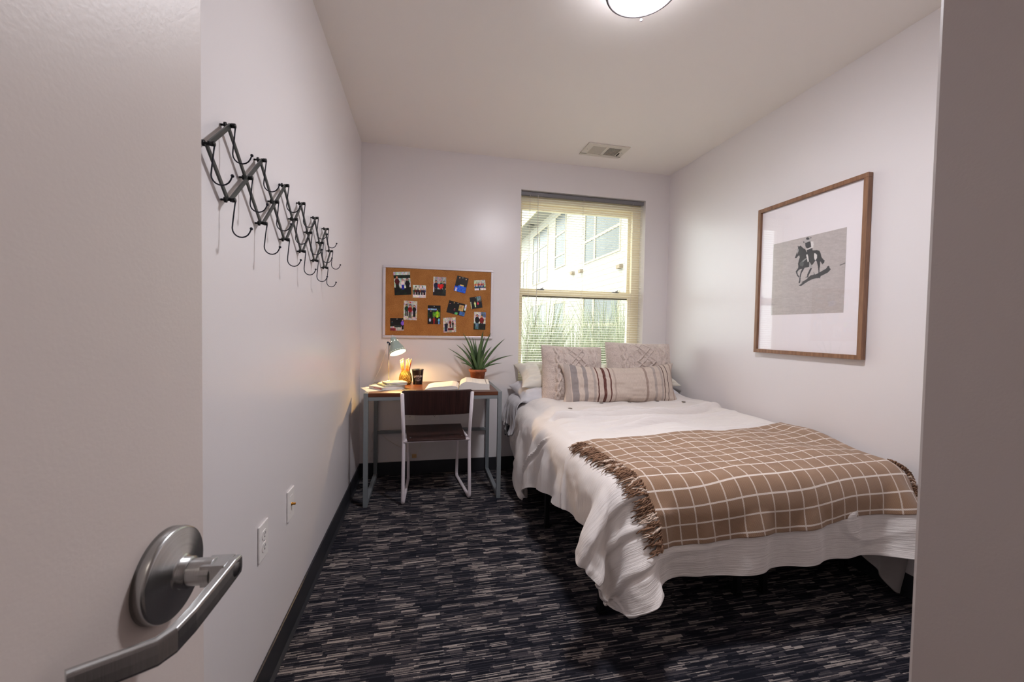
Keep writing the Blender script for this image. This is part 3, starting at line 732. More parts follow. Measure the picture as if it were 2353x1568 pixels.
sil = [
 ([(520, 1030), (640, 930), (660, 905), (700, 870), (790, 850), (860, 810), (930, 770), (950, 735), (975, 725), (985, 760), (1005, 780), (960, 830), (850, 885), (840, 915), (780, 915), (700, 940), (640, 975), (560, 1030)], SHD),
 ([(560, 975), (640, 930), (650, 940), (580, 982)], SHD),
 ([(740, 815), (760, 850), (755, 870)], SHD),
 ([(725, 490), (780, 480), (830, 495), (850, 540), (860, 590), (890, 630), (915, 650), (900, 665), (905, 680), (885, 690), (880, 710), (860, 680), (840, 650), (838, 700), (835, 760), (830, 830), (832, 865), (845, 885), (800, 880), (815, 850), (815, 800), (805, 720), (790, 660), (770, 640), (740, 690), (700, 730), (660, 745), (610, 750), (590, 790), (565, 830), (548, 900), (545, 960), (540, 990), (515, 985), (528, 950), (535, 880), (548, 820), (570, 770), (545, 770), (520, 790), (500, 810), (505, 850), (525, 880), (542, 905), (520, 900), (495, 870), (475, 810), (490, 785), (515, 750), (510, 690), (520, 640), (535, 590), (528, 560), (510, 570), (490, 600), (460, 600), (475, 560), (490, 520), (495, 480), (510, 450), (505, 410), (520, 425), (545, 412), (560, 425), (585, 450), (610, 460), (625, 480), (640, 520), (700, 510)], HRS),
 ([(695, 750), (720, 760), (690, 830), (665, 880), (668, 905), (640, 900), (610, 915), (625, 900), (645, 885), (650, 850), (675, 800)], HRS),
 ([(750, 530), (770, 535), (795, 560), (790, 610), (770, 640), (755, 620), (748, 580)], LGT),
 ([(615, 370), (640, 360), (690, 345), (700, 380), (712, 420), (690, 445), (650, 460), (625, 440), (615, 400)], HRS),
 ([(640, 470), (720, 440), (730, 500), (745, 560), (752, 640), (735, 680), (700, 700), (680, 640), (665, 560), (640, 520)], HRS),
 ([(700, 350), (735, 350), (745, 400), (730, 435), (705, 430)], LGT),
 ([(632, 470), (640, 460), (740, 425), (742, 438), (650, 478)], LGT),
 ([(585, 345), (605, 340), (630, 300), (640, 285), (665, 285), (685, 300), (690, 320), (690, 340), (640, 365), (600, 372)], (160, 155, 155)),
 ([(628, 300), (640, 287), (662, 285), (680, 300), (676, 318), (650, 325), (628, 315)], SHD),
 ([(585, 345), (600, 350), (606, 370), (592, 368)], HRS), ([(690, 290), (705, 282), (710, 296), (698, 306)], HRS),
 ([(630, 555), (650, 545), (662, 580), (672, 660), (655, 665), (640, 600)], LGT),
 ([(680, 660), (700, 690), (720, 730), (735, 750), (712, 755), (690, 765), (676, 740)], (150, 146, 146)),
 ([(548, 670), (600, 625), (645, 595), (640, 615), (600, 650), (560, 690)], (130, 128, 128)),
 ([(500, 465), (520, 460), (515, 500), (500, 540), (492, 510)], (150, 146, 146)),
 ([(530, 690), (575, 650), (600, 690), (580, 735), (540, 720)], (84, 84, 86))]
for poly, c in sil: img[pip(poly, PX, PYY)] = c
img = np.clip(img*(1+0.14*(img > 120)), 0, 255)/255.0; img = ((img+0.055)/1.055)**2.4
YY = gy1 + (gy0-gy1)*U; ZZ = gz1 + (gz0-gz1)*V
o = grid_mesh('print', np.full_like(YY, -0.0146), YY-pf.location.y, ZZ-pf.location.z, M_PRINT, pf, col=img, flip=True)
at_parent(MB().box(W-0.0185, W-0.0170, PY0+fw*0.7, PY1-fw*0.7, PZ0+fw*0.7, PZ1-fw*0.7), pf, 'glass', glass_mat('picture_glass', (1, 1, 1), 0.03))

# ------------------------------------------------------------------ desk
dk_x0, dk_x1, dk_y0, dk_y1 = 0.108, 1.008, 2.70, 3.262
dsk = empty('desk', ((dk_x0+dk_x1)/2, (dk_y0+dk_y1)/2, 0), 'walnut topped writing desk with square grey steel legs', 'desk')
at_parent(MB().box(dk_x0+0.028, dk_x1-0.028, dk_y0+0.002, dk_y1-0.001, 0.715, 0.7395), dsk, 'desktop', [M_DESKTOP], bevel=0.001)
T = 0.028
for x in (dk_x0, dk_x1-T):
    for y in (dk_y0, dk_y1-T):
        at_parent(MB().box(x, x+T, y, y+T, 0.0, 0.740), dsk, 'leg', M_GREYMET, bevel=0.002)
    at_parent(MB().box(x, x+T, dk_y0+T, dk_y1-T, 0.712, 0.740), dsk, 'top_rail', M_GREYMET, bevel=0.002)
    at_parent(MB().box(x, x+T, dk_y0+T, dk_y1-T, 0.004, 0.030), dsk, 'floor_rail', M_GREYMET, bevel=0.002)
at_parent(MB().box(dk_x0+T, dk_x1-T, dk_y0+0.004, dk_y0+0.028, 0.690, 0.715), dsk, 'apron', M_GREYMET, bevel=0.002)
at_parent(MB().box(dk_x0+T, dk_x1-T, dk_y1-0.028, dk_y1-0.004, 0.690, 0.715), dsk, 'apron', M_GREYMET, bevel=0.002)
at_parent(MB().box(dk_x0+T, dk_x1-T, dk_y1-0.027, dk_y1-0.005, 0.338, 0.362), dsk, 'crossbar', M_GREYMET, bevel=0.002)

# ------------------------------------------------------------------ chair
def smooth_path(pts, r=0.03, n=5):
    out = [Vector(pts[0])]
    for i in range(1, len(pts)-1):
        p = Vector(pts[i]); a = Vector(pts[i-1]); c = Vector(pts[i+1])
        da = (a-p); dc = (c-p); ra = min(r, da.length*0.45); rc = min(r, dc.length*0.45)
        A = p+da.normalized()*ra; C = p+dc.normalized()*rc
        for k in range(n+1):
            t = k/n; out.append(A*(1-t)**2 + p*2*t*(1-t) + C*t*t)
    out.append(Vector(pts[-1])); return out
ch = empty('desk_chair', (0.57, 2.9, 0), 'dark wood desk chair with a white tube frame pulled up to the desk', 'chair')
R_ = 0.0115
def crel(pts): return [Vector(p)-ch.location for p in pts]
for (ft, up, tp, ff, fl) in (((0.357, 2.692, R_), (0.359, 2.712, 0.430), (0.353, 2.585, 0.752), (0.374, 3.145, R_), (0.372, 3.12, 0.418)),
                             ((0.797, 2.722, R_), (0.789, 2.724, 0.430), (0.791, 2.592, 0.756), (0.741, 3.155, R_), (0.747, 3.12, 0.418))):
    MB().tube(smooth_path(crel([tp, (up[0], up[1]-0.002, up[2]), ft, ((ft[0]+ff[0])/2, (ft[1]+ff[1])/2, R_), ff, fl]), 0.028), R_, 12).build('side_frame', M_WHITEMET, ch)
MB().tube(crel([(0.359, 2.703, 0.418), (0.789, 2.716, 0.418)]), 0.010, 12).build('cross_rail', M_WHITEMET, ch)
MB().tube(crel([(0.372, 3.12, 0.418), (0.747, 3.12, 0.418)]), 0.010, 12).build('cross_rail', M_WHITEMET, ch)
for s in ((0.366, 0.378), (0.782, 0.745)): MB().tube(crel([(s[0]+0.004, 2.71, 0.418), (s[1], 3.12, 0.418)]), 0.009, 10).build('seat_rail', M_WHITEMET, ch)
# seat: slightly dished plywood
us, vs_ = np.meshgrid(np.linspace(0, 1, 20), np.linspace(0, 1, 20))
xl = 0.383+(0.352-0.383)*vs_; xr = 0.763+(0.763-0.763)*vs_
SX = xl+(xr-xl)*us; SY = 2.686+0.405*vs_; SZ = 0.432-0.006*np.sin(PI*us)*np.sin(PI*vs_)+0.004*vs_
so = grid_mesh('seat', SX-ch.location.x, SY-ch.location.y, SZ, M_ESPRESSO, ch)
md = so.modifiers.new('s', 'SOLIDIFY'); md.thickness = 0.011; md.offset = -1
bv = so.modifiers.new('b', 'BEVEL'); bv.width = 0.002; bv.segments = 2; bv.limit_method = 'ANGLE'
for (x, y) in ((0.40, 2.74), (0.742, 2.75), (0.40, 3.05), (0.742, 3.05)):
    MB().sphere(tuple(Vector((x, y, 0.4335))-ch.location), 0.0055, 10, (1, 1, 0.35)).build('rivet', M_GREYMET, ch)
# backrest: curved panel with bowed ends
us, vs_ = np.meshgrid(np.linspace(-1, 1, 36), np.linspace(0, 1, 14))
cx = 0.571+0.002*vs_
bow = 0.034*(1-us**2)
BXx = cx+us*0.222; lean = 2.655+(2.592-2.655)*vs_
BYy = lean - bow + 0.014; BZz = 0.604+0.168*vs_
cut = 1-np.clip((np.abs(us)-0.93)/0.07, 0, 1)**2*0.10
BZz = 0.688+(BZz-0.688)*cut
bo = grid_mesh('backrest', BXx-ch.location.x, BYy-ch.location.y, BZz, M_ESPRESSO, ch)
md = bo.modifiers.new('s', 'SOLIDIFY'); md.thickness = 0.010; md.offset = 0
bv = bo.modifiers.new('b', 'BEVEL'); bv.width = 0.002; bv.segments = 2; bv.limit_method = 'ANGLE'

# ------------------------------------------------------------------ desk lamp
LB = Vector((0.222, 3.13, 0.7397))
dl = empty('desk_lamp', LB, 'sage green cone desk lamp switched on, standing at the left of the desk', 'lamp')
M_SAGE = plain('sage_enamel', (166, 184, 176), rough=0.35); M_CREAM = plain('cream_enamel', (228, 232, 210), rough=0.35)
MB().lathe([(0.0, 0.0), (0.078, 0.0), (0.079, 0.004), (0.07, 0.011), (0.045, 0.018), (0.012, 0.021), (0.009, 0.03), (0, 0.03)], 48).build('base', M_CREAM, dl)
MB().tube([(0.004, 0, 0.02), (0.001, 0, 0.17), (0.004, -0.002, 0.30)], 0.0042, 12).build('pole', plain('lamp_pole', (190, 186, 180), rough=0.25, metal=0.7), dl)
top = Vector((0.030, -0.006, 0.352)); axis = (Vector((0.074, -0.05, 0.232))-top).normalized()
q = axis.to_track_quat('Z', 'Y').to_matrix().to_4x4(); SM = Matrix.Translation(top) @ q
ss = MB(); ring_r = [0.022, 0.027, 0.033, 0.040, 0.047, 0.053, 0.058, 0.060]
prof = [(0.020, -0.002)] + [(r, 0.020+0.0155*i) for i, r in enumerate(ring_r)]
prof = [(0.0, 0.0), (0.016, 0.001), (0.022, 0.008)] + prof[1:] + [(0.0585, 0.1285)] + [(r-0.0018, 0.020+0.0155*i) for i, r in reversed(list(enumerate(ring_r)))] + [(0.0, 0.018)]
sh = MB(); sh.lathe(prof, 48, SM)
shade = sh.build('shade', [M_SAGE], dl)
# small round perforations shown as pale dots round the rim and the crown
pf_ = MB()
for k in range(20):
    a = 2*PI*k/20; pf_.lathe([(0.0014, 0), (0.0014, 0.0012), (0, 0.0012)], 8, SM @ Matrix.Translation((0.0576*math.cos(a), 0.0576*math.sin(a), 0.116)) @ Matrix.Rotation(a, 4, 'Z') @ Matrix.Rotation(PI/2, 4, 'Y'))
for k in range(7):
    a = 2*PI*k/7+0.3; pf_.lathe([(0.0024, 0), (0.0024, 0.0012), (0, 0.0012)], 8, SM @ Matrix.Translation((0.0285*math.cos(a), 0.0285*math.sin(a), 0.037)) @ Matrix.Rotation(a, 4, 'Z') @ Matrix.Rotation(PI/2, 4, 'Y'))
pf_.build('perforations', emis('lit_perforation', (1, 0.86, 0.6), 2.0), dl)
MB().lathe([(0.0, -0.016), (0.008, -0.015), (0.014, -0.006), (0.019, 0.004), (0.023, 0.012)], 24, SM).build('socket_cap', plain('lamp_cap', (214, 212, 214), rough=0.3), dl)
MB().tube([(0.006, -0.002, 0.292), (0.012, -0.004, 0.31)], 0.008, 12).sphere((-0.004, -0.006, 0.312), 0.008, 10).build('swivel_joint', plain('swivel_blue', (60, 74, 96), rough=0.3, metal=0.6), dl)
bc = SM @ Vector((0, 0, 0.088))
MB().sphere(tuple(bc), 0.021, 20).build('bulb', emis('warm_bulb', (1.0, 0.62, 0.26), BULB_W), dl)
cord = [(-0.004, 0.0, 0.315), (-0.022, 0.02, 0.25), (-0.048, 0.05, 0.17), (-0.062, 0.065, 0.12), (-0.09, 0.075, 0.06), (-0.118, 0.085, 0.0), (-0.127, 0.122, -0.03), (-0.13, 0.128, -0.10), (-0.105, 0.128, -0.24), (-0.098, 0.128, -0.30), (-0.112, 0.128, -0.36), (-0.135, 0.12, -0.42), (-0.118, 0.12, -0.46), (-0.112, 0.12, -0.5), (-0.135, 0.12, -0.54)]
MB().tube(smooth_path(cord, 0.04, 4), 0.0022, 8).build('power_cord', M_CORD, dl)
pc = [(0.138, 3.228, 0.372), (0.16, 3.24, 0.36), (0.176, 3.255, 0.322), (0.208, 3.26, 0.286), (0.257, 3.262, 0.25), (0.324, 3.262, 0.213), (0.372, 3.262, 0.170), (0.40, 3.262, 0.158)]
pcord = empty('charger_cable', (0.3, D-0.01, 0.2), 'thin white cable with a small plug hanging on the wall under the desk', 'cable')
at_parent(MB().tube(smooth_path(pc, 0.02, 3), 0.002, 8).tube(smooth_path([(0.43, 3.262, 0.16), (0.445, 3.262, 0.19), (0.464, 3.262, 0.229), (0.47, 3.264, 0.26)], 0.02, 3), 0.002, 8), pcord, 'wire', M_CORD)
at_parent(MB().box(0.397, 0.432, 3.248, 3.268, 0.133, 0.160), pcord, 'plug', plain('gold_plug', (206, 168, 120), rough=0.4), bevel=0.002)

# ------------------------------------------------------------------ pencil holder, pencils, cup
PH = Vector((0.347, 3.12, 0.7397))
php = empty('pencil_holder', PH, 'gold pineapple shaped pencil holder beside the black cup', 'pencil holder')
nu_, nv_ = 144, 72
a_, t_ = np.meshgrid(np.linspace(0, 2*PI, 217), np.linspace(0, 1, nv_))
rp = np.interp(t_[:, 0], [0, 0.1, 0.3, 0.5, 0.7, 0.88, 1.0], [0.034, 0.042, 0.0465, 0.0455, 0.040, 0.031, 0.0275])[:, None]
k1 = np.abs(np.sin(9*a_+t_*15)); k2 = np.abs(np.sin(9*a_-t_*15))
rr = rp + 0.0042*np.minimum(k1, k2)**0.7 - 0.0018
m = NT('brushed_gold'); m.base(m.mix(m.noise(m.coord(), 40, 2), lin((190, 140, 50)), lin((226, 184, 92)))); m.set(Metallic=1.0, Roughness=0.32)
M_GOLD = m.mat
oo = grid_mesh('body', rr*np.cos(a_), rr*np.sin(a_), t_*0.103, M_GOLD, php)
MB().lathe([(0.0, 0.0), (0.034, 0.0), (0.034, 0.004), (0.0265, 0.09), (0.0275, 0.103), (0.0255, 0.1045), (0.0245, 0.09), (0.030, 0.006), (0.0, 0.006)], 40).build('liner', M_GOLD, php)
M_PENCIL = plain('pencil_orange', (178, 84, 28), rough=0.4); M_PWOOD = plain('pencil_wood', (190, 140, 96), rough=0.7); M_LEAD = plain('pencil_lead', (50, 40, 40), rough=0.5); M_ERASER = plain('eraser_pink', (206, 120, 110), rough=0.8)
pens = [(-0.026, 0.006, 'tip'), (-0.020, -0.008, 'tip'), (-0.014, 0.008, 'tip'), (-0.009, -0.01, 'tip'), (0.006, 0.006, 'eraser'), (0.012, -0.01, 'tip'), (0.016, 0.004, 'tip'), (0.020, -0.008, 'tip'), (0.025, 0.006, 'tip'), (0.030, -0.006, 'tip'), (0.034, 0.003, 'tip')]
for i, (dx, dy, end) in enumerate(pens):
    base = PH + Vector((dx*0.35, dy*0.8+(i % 3-1)*0.006, 0.0075)); ln = 0.165+0.004*((i*5) % 4)
    d = Vector((dx*0.9-0.004, dy*0.5, 0.16)).normalized()
    q = d.to_track_quat('Z', 'Y').to_matrix().to_4x4()
    nm = ['leftmost', 'second from the left', 'third from the left', 'fourth from the left', 'fifth from the left', 'the middle one', 'fifth from the right', 'fourth from the right', 'third from the right', 'second from the right', 'rightmost'][i]
    p = empty('pencil', base, 'orange wooden pencil standing in the gold pineapple holder, %s' % nm, 'pencil', 'pencils in the gold pineapple holder')
    MB().tube([(0, 0, 0), (0, 0, ln)], 0.0036, 6, M=q).build('barrel', M_PENCIL, p)
    MB().tube([(0, 0, ln), (0, 0, ln+0.011)], [0.0036, 0.0013], 8, M=q).build('sharpened_wood', M_PWOOD, p)
    MB().tube([(0, 0, ln+0.011), (0, 0, ln+0.016)], [0.0013, 0.0003], 8, M=q).build('lead', M_LEAD, p)
CP = Vector((0.437, 3.12, 0.7397))
M_CUP = plain('black_cup_plastic', (22, 24, 32), rough=0.28)
cup = empty('tumbler_cup', CP, 'black plastic cup with white lettering beside the pineapple holder', 'cup')
MB().lathe([(0.0, 0.0), (0.032, 0.0), (0.0335, 0.002), (0.0425, 0.104), (0.0445, 0.106), (0.0447, 0.110), (0.043, 0.112), (0.0415, 0.110), (0.033, 0.006), (0.0, 0.006)], 56).build('body', M_CUP, cup)
M_INK = plain('white_ink', (226, 220, 220), rough=0.5, bump=0)
def cup_r(z): return 0.0335+(0.0425-0.0335)*z/0.104
def wrap_text(txt, size, z, ang0, name):
    cu = bpy.data.curves.new(name, 'FONT'); cu.body = txt; cu.size = size; cu.align_x = 'CENTER'; cu.align_y = 'CENTER'
    cu.resolution_u = 2; cu.extrude = 0.0; cu.offset = 0.0002
    to = bpy.data.objects.new(name+'_curve', cu); COL.objects.link(to)
    dg = bpy.context.evaluated_depsgraph_get(); me = bpy.data.meshes.new_from_object(to.evaluated_get(dg))
    bpy.data.objects.remove(to); bpy.data.curves.remove(cu)
    bm = bmesh.new(); bm.from_mesh(me)
    bmesh.ops.subdivide_edges(bm, edges=[e for e in bm.edges if e.calc_length() > 0.004], cuts=2)
    bmesh.ops.triangulate(bm, faces=bm.faces)
    for v in bm.verts:
        zz = z+v.co.y*1.25; r = cup_r(zz)+0.0004; a = ang0+v.co.x/r
        v.co = Vector((r*math.cos(a), r*math.sin(a), zz))
    bm.to_mesh(me); bm.free(); me.materials.clear(); me.materials.append(M_INK)
    ob = bpy.data.objects.new(name, me); COL.objects.link(ob); ob.parent = cup; return ob
ANG = math.radians(-84)
wrap_text('LATITUDE', 0.0155, 0.060, ANG, 'lettering')
lm = MB()
def arc(z0, z1, a0, a1):
    vs = []; fs = []
    for k in range(9):
        a = ANG+a0+(a1-a0)*k/8
        for zz in (z0, z1): r = cup_r(zz)+0.0004; vs.append((r*math.cos(a), r*math.sin(a), zz))
    for k in range(8): fs.append((2*k, 2*k+2, 2*k+3, 2*k+1))
    lm.add(vs, fs)
arc(0.0455, 0.0462, -0.5, -0.16); arc(0.0455, 0.0462, 0.16, 0.5)
for k in range(5):  # little star
    pts = []
    for j in (0, 1, -1):
        aa = PI/2+2*PI*k/5+j*PI/5; rr_ = 0.0042 if j == 0 else 0.0017
        pts.append((rr_*math.cos(aa), rr_*math.sin(aa)))
    vs = [(0, 0)]+[pts[1], pts[0], pts[2]]
    V3 = []
    for (x, zz) in vs: r = cup_r(0.0458+zz)+0.0005; a = ANG+x/r; V3.append((r*math.cos(a), r*math.sin(a), 0.0458+zz))
    lm.add(V3, [(0, 1, 2), (0, 2, 3)])
for i in range(11): arc(0.0335, 0.0365, -0.56+i*0.102, -0.56+i*0.102+0.075)
for i in range(5): arc(0.0265, 0.0290, -0.24+i*0.1, -0.24+i*0.1+0.07)
lm.build('emblem', M_INK, cup, merge=False)

# ------------------------------------------------------------------ books
def page_edge():
    m = NT('page_edges'); co = m.coord(); n_ = m.noise(m.scaled(co, (3, 3, 700)), 1, 2)
    m.base(m.mix(n_, lin((214, 210, 206)), lin((240, 237, 234)))); m.set(Roughness=0.8); m.bump(n_, 0.3, 0.001); return m.mat
M_PAGES = page_edge()
def book(cx, cy, z, w, d, h, rz, cover, label, red=False, group='small books stacked by the desk lamp'):
    o = empty('book', (cx, cy, z), label, 'book', group, rz)
    MB().box(-w/2+0.002, w/2-0.003, -d/2+0.002, d/2-0.002, 0.0016, h-0.0016).build('pages', M_PAGES, o)
    c = MB(); c.box(-w/2, w/2, -d/2, d/2, 0, 0.0018); c.box(-w/2, w/2, -d/2, d/2, h-0.0018, h); c.box(-w/2-0.0015, -w/2+0.001, -d/2, d/2, 0, h)
    c.build('cover', cover, o, bevel=0.0006, merge=False)
    if red:
        r = MB()
        for k in range(10):
            y = -d*0.35+k*d*0.052; r.box(-w/2-0.0019, -w/2-0.0014, y, y+d*0.034, h*0.3, h*0.66)
        r.build('spine_lettering', plain('red_ink', (180, 60, 60), rough=0.6), o, merge=False)
        MB().lathe([(0.005, 0), (0.005, 0.0006), (0, 0.0006)], 16, Matrix.Translation((-w/2-0.0014, -d*0.38+0.13*0, h*0.45)) @ Matrix.Rotation(-PI/2, 4, 'Y')).build('spine_emblem', plain('red_dot', (196, 50, 40), rough=0.6), o)
    return o
M_COVW = plain('white_cover', (222, 216, 206), rough=0.4); M_COVG = wood('green_cover', (70, 96, 70), (190, 190, 160), scale=(14, 14, 14), rough=0.35); M_COVT = wood('tan_cover', (130, 96, 72), (224, 212, 196), scale=(10, 10, 10), rough=0.35)
ps = empty('paper_sheet', (0.205, 2.90, 0.7402), 'loose white paper sheets under the small books, overhanging the desk edge', 'paper')
MB().box(-0.125, 0.13, -0.10, 0.10, 0.0003, 0.0011, Matrix.Rotation(0.35, 4, 'Z')).build('sheet', M_WHITEPL, ps)
MB().box(-0.11, 0.125, -0.09, 0.095, 0.0012, 0.0019, Matrix.Rotation(0.16, 4, 'Z')).build('sheet', M_WHITEPL, ps)
book(0.235, 2.915, 0.7424, 0.185, 0.155, 0.021, 0.72, M_COVW, 'small white book with red spine lettering, bottom of the stack by the lamp', True)
book(0.268, 2.915, 0.7638, 0.165, 0.125, 0.010, 0.50, M_COVG, 'small book with a green cover in the middle of the stack')
book(0.285, 2.925, 0.7742, 0.145, 0.115, 0.011, 0.36, M_COVT, 'small tan covered book on top of the stack by the lamp')
# second sheaf at the chair's left
# open book
ob = empty('open_book', (0.73, 2.92, 0.7397), 'large white book lying open on the desk behind the chair', 'book')
def open_profile(n_=40):
    # x across both pages, top height: thin left block, thick right block
    xs = np.linspace(-0.225, 0.215, n_)
    zl = np.where(xs < 0, np.interp(xs, [-0.225, -0.18, -0.10, -0.045, -0.012, 0.0], [0.006, 0.018, 0.024, 0.030, 0.024, 0.010]),
                  np.interp(xs, [0.0, 0.015, 0.05, 0.09, 0.14, 0.20, 0.215], [0.012, 0.040, 0.058, 0.055, 0.046, 0.043, 0.043]))
    return xs, zl
xs, zt_ = open_profile(60)
yy_ = np.linspace(-0.13, 0.13, 4)
OM = Matrix.Rotation(-0.10, 4, 'Z')
def slab(x, zt2, zb2, name, mat, dy=0.13, parent=ob):
    mb = MB(); vs = []; fs = []; k = len(x)
    for y in (-dy, dy):
        for i in range(k): vs += [(x[i], y, zb2[i]), (x[i], y, zt2[i])]
    o2 = 2*k
    for i in range(k-1):
        a = 2*i; fs += [(a, a+2, a+3, a+1), (o2+a, o2+a+1, o2+a+3, o2+a+2), (a+1, a+3, o2+a+3, o2+a+1), (a, o2+a, o2+a+2, a+2)]
    fs += [(0, 1, o2+1, o2), (2*k-2, o2+2*k-2, o2+2*k-1, 2*k-1)]
    mb.add(vs, fs, False, OM); return mb.build(name, mat, parent)
L = xs <= 0
slab(xs[L], zt_[L], np.interp(xs[L], [-0.225, -0.06, 0], [0.002, 0.003, 0.006]), 'left_pages', M_PAGES)
R2 = xs >= 0
slab(xs[R2], zt_[R2], np.full(R2.sum(), 0.003), 'right_pages', M_PAGES)
MB().box(-0.228, 0.0, -0.133, 0.133, 0.0003, 0.0022, OM).box(0.0, 0.219, -0.133, 0.133, 0.0003, 0.0025, OM).build('cover', M_COVW, ob, merge=False)
mb = MB()
for k in range(5): mb.box(0.2152, 0.2156, -0.1+k*0.045, -0.075+k*0.045, 0.012, 0.034, OM)
mb.box(0.192, 0.196, -0.125, 0.125, 0.0436, 0.0439, OM)
mb.build('thumb_index', plain('grey_print', (120, 112, 110), rough=0.8), ob, merge=False)

# ------------------------------------------------------------------ potted aloe
PP = Vector((0.893, 3.13, 0.7397))
pl = empty('potted_plant', PP, 'spiky green aloe in a small terracotta pot on the desk', 'plant')
def terra():
    m = NT('terracotta'); co = m.coord(); n1 = m.noise(co, 30, 4, 0.6)
    m.base(m.ramp(n1, [(0.3, lin((120, 62, 36))), (0.55, lin((158, 88, 54))), (0.75, lin((186, 124, 90)))])); m.set(Roughness=0.6); m.bump(n1, 0.2, 0.002); return m.mat
M_TERRA = terra()
MB().lathe([(0.0, 0.0), (0.046, 0.0), (0.049, 0.003), (0.060, 0.088), (0.067, 0.090), (0.069, 0.094), (0.0695, 0.108), (0.067, 0.111), (0.062, 0.110), (0.060, 0.098), (0.0, 0.096)], 48).build('pot', M_TERRA, pl)
MB().lathe([(0.0, 0.099), (0.04, 0.100), (0.0605, 0.0975)], 32).build('soil', plain('soil', (44, 34, 28), rough=1.0, nscale=300, namt=0.5, bump=0.6), pl)
def leafmat():
    m = NT('aloe_leaf'); co = m.coord(); n1 = m.noise(m.scaled(co, (30, 30, 4)), 1, 3)
    m.base(m.ramp(n1, [(0.3, lin((44, 66, 40))), (0.7, lin((92, 120, 70)))])); m.set(Roughness=0.42); m.bump(n1, 0.1, 0.002); return m.mat
M_LEAF = leafmat()
# tip offsets (x, z above pot base) read from the picture; y spread guessed
tips = [(-0.232, 0.272, 0.02, 0.006, -0.3), (-0.190, 0.222, -0.03, 0.008, -0.2), (-0.167, 0.300, 0.04, 0.009, 0.0), (-0.120, 0.310, 0.05, 0.007, 0.0), (-0.122, 0.392, -0.02, 0.009, 0.0),
        (-0.130, 0.160, 0.02, 0.008, 0.6), (-0.070, 0.365, 0.07, 0.008, 0), (-0.040, 0.355, 0.05, 0.009, 0), (-0.018, 0.345, 0.06, 0.008, 0), (0.040, 0.415, 0.0, 0.013, 0.0),
        (0.005, 0.31, -0.05, 0.015, 0.0), (0.105, 0.395, 0.03, 0.011, 0.0), (0.060, 0.37, 0.06, 0.009, 0), (0.115, 0.285, 0.05, 0.009, 0), (0.212, 0.352, -0.01, 0.010, -0.25),
        (0.275, 0.222, -0.02, 0.008, 0.55), (0.190, 0.158, 0.0, 0.007, 0.8), (-0.075, 0.25, -0.06, 0.012, 0.0), (0.08, 0.27, -0.05, 0.013, 0.1), (-0.055, 0.30, 0.02, 0.010, 0)]
for (tx, tz, ty, wd, droop) in tips:
    a0 = Vector((tx*0.10, ty*0.2, 0.098)); tip = Vector((tx, ty, tz)); mid = Vector((tx*0.34, ty*0.4, 0.098+(tz-0.098)*(0.60+0.28*droop)))
    vs = []; fs = []; N = 14
    d0 = (tip-a0); side = d0.cross(Vector((0, -1, 0.15))).normalized()
    out = side.cross(d0).normalized()
    for k in range(N+1):
        t = k/N; p = a0*(1-t)**2+mid*2*t*(1-t)+tip*t*t
        w = wd*(1.1-0.15*t)*(1-t**2.2)**0.8+0.0004
        th = w*0.45
        vs += [p-side*w+out*th*0.6, p-side*w*0.5-out*th*0.4, p-out*th*0.8, p+side*w*0.5-out*th*0.4, p+side*w+out*th*0.6, p+out*th*0.1]
    for k in range(N):
        for j in range(6): fs.append((k*6+j, k*6+(j+1) % 6, (k+1)*6+(j+1) % 6, (k+1)*6+j))
    fs += [(5, 4, 3, 2, 1, 0), tuple(N*6+j for j in range(6))]
    MB().add(vs, fs, True).build('leaf', M_LEAF, pl)

# ------------------------------------------------------------------ bed frame and mattress
bf = empty('metal_bedstead', (1.86, 2.3, 0), 'low black steel bed frame under the mattress', 'bed frame')
mb = MB()
for x in (1.205, 1.86, 1.99, 2.53): mb.box(x-0.015, x+0.015, 1.36, 3.22, 0.30, 0.335)
for y in (1.36, 1.68, 2.0, 2.3, 2.6, 2.9, 3.19): mb.box(1.19, 2.545, y, y+0.03, 0.303, 0.333)
at_parent(mb, bf, 'platform', M_BLACKMET, merge=False)
for (x, y) in ((1.205, 2.255), (1.865, 1.515), (1.992, 1.505), (2.53, 1.575), (1.215, 1.52), (1.205, 3.08), (2.53, 3.08), (1.865, 3.0), (1.992, 3.0)):
    lg = at_parent(MB().box(x-0.013, x+0.013, y-0.013, y+0.013, 0.012, 0.305), bf, 'leg', M_BLACKMET, bevel=0.002)
    f = MB().box(x-0.017, x+0.017, y-0.017, y+0.017, 0.0, 0.014); f.v = [tuple(Vector(p)-bf.location) for p in f.v]; f.build('foot_cap', M_BLACKMET, lg)
at_parent(MB().box(1.11, 1.19, 3.09, 3.11, 0.33, 0.42).box(1.11, 1.13, 3.0, 3.11, 0.345, 0.43), bf, 'bracket', M_BLACKMET, merge=False, bevel=0.003)
mt = MB().box(1.19, 2.55, 1.36, 3.22, 0.336, 0.575).build('mattress', M_SHEET, bevel=0.05, segs=5)
tag(mt, 'full size mattress under the cream duvet on the black frame', 'mattress')

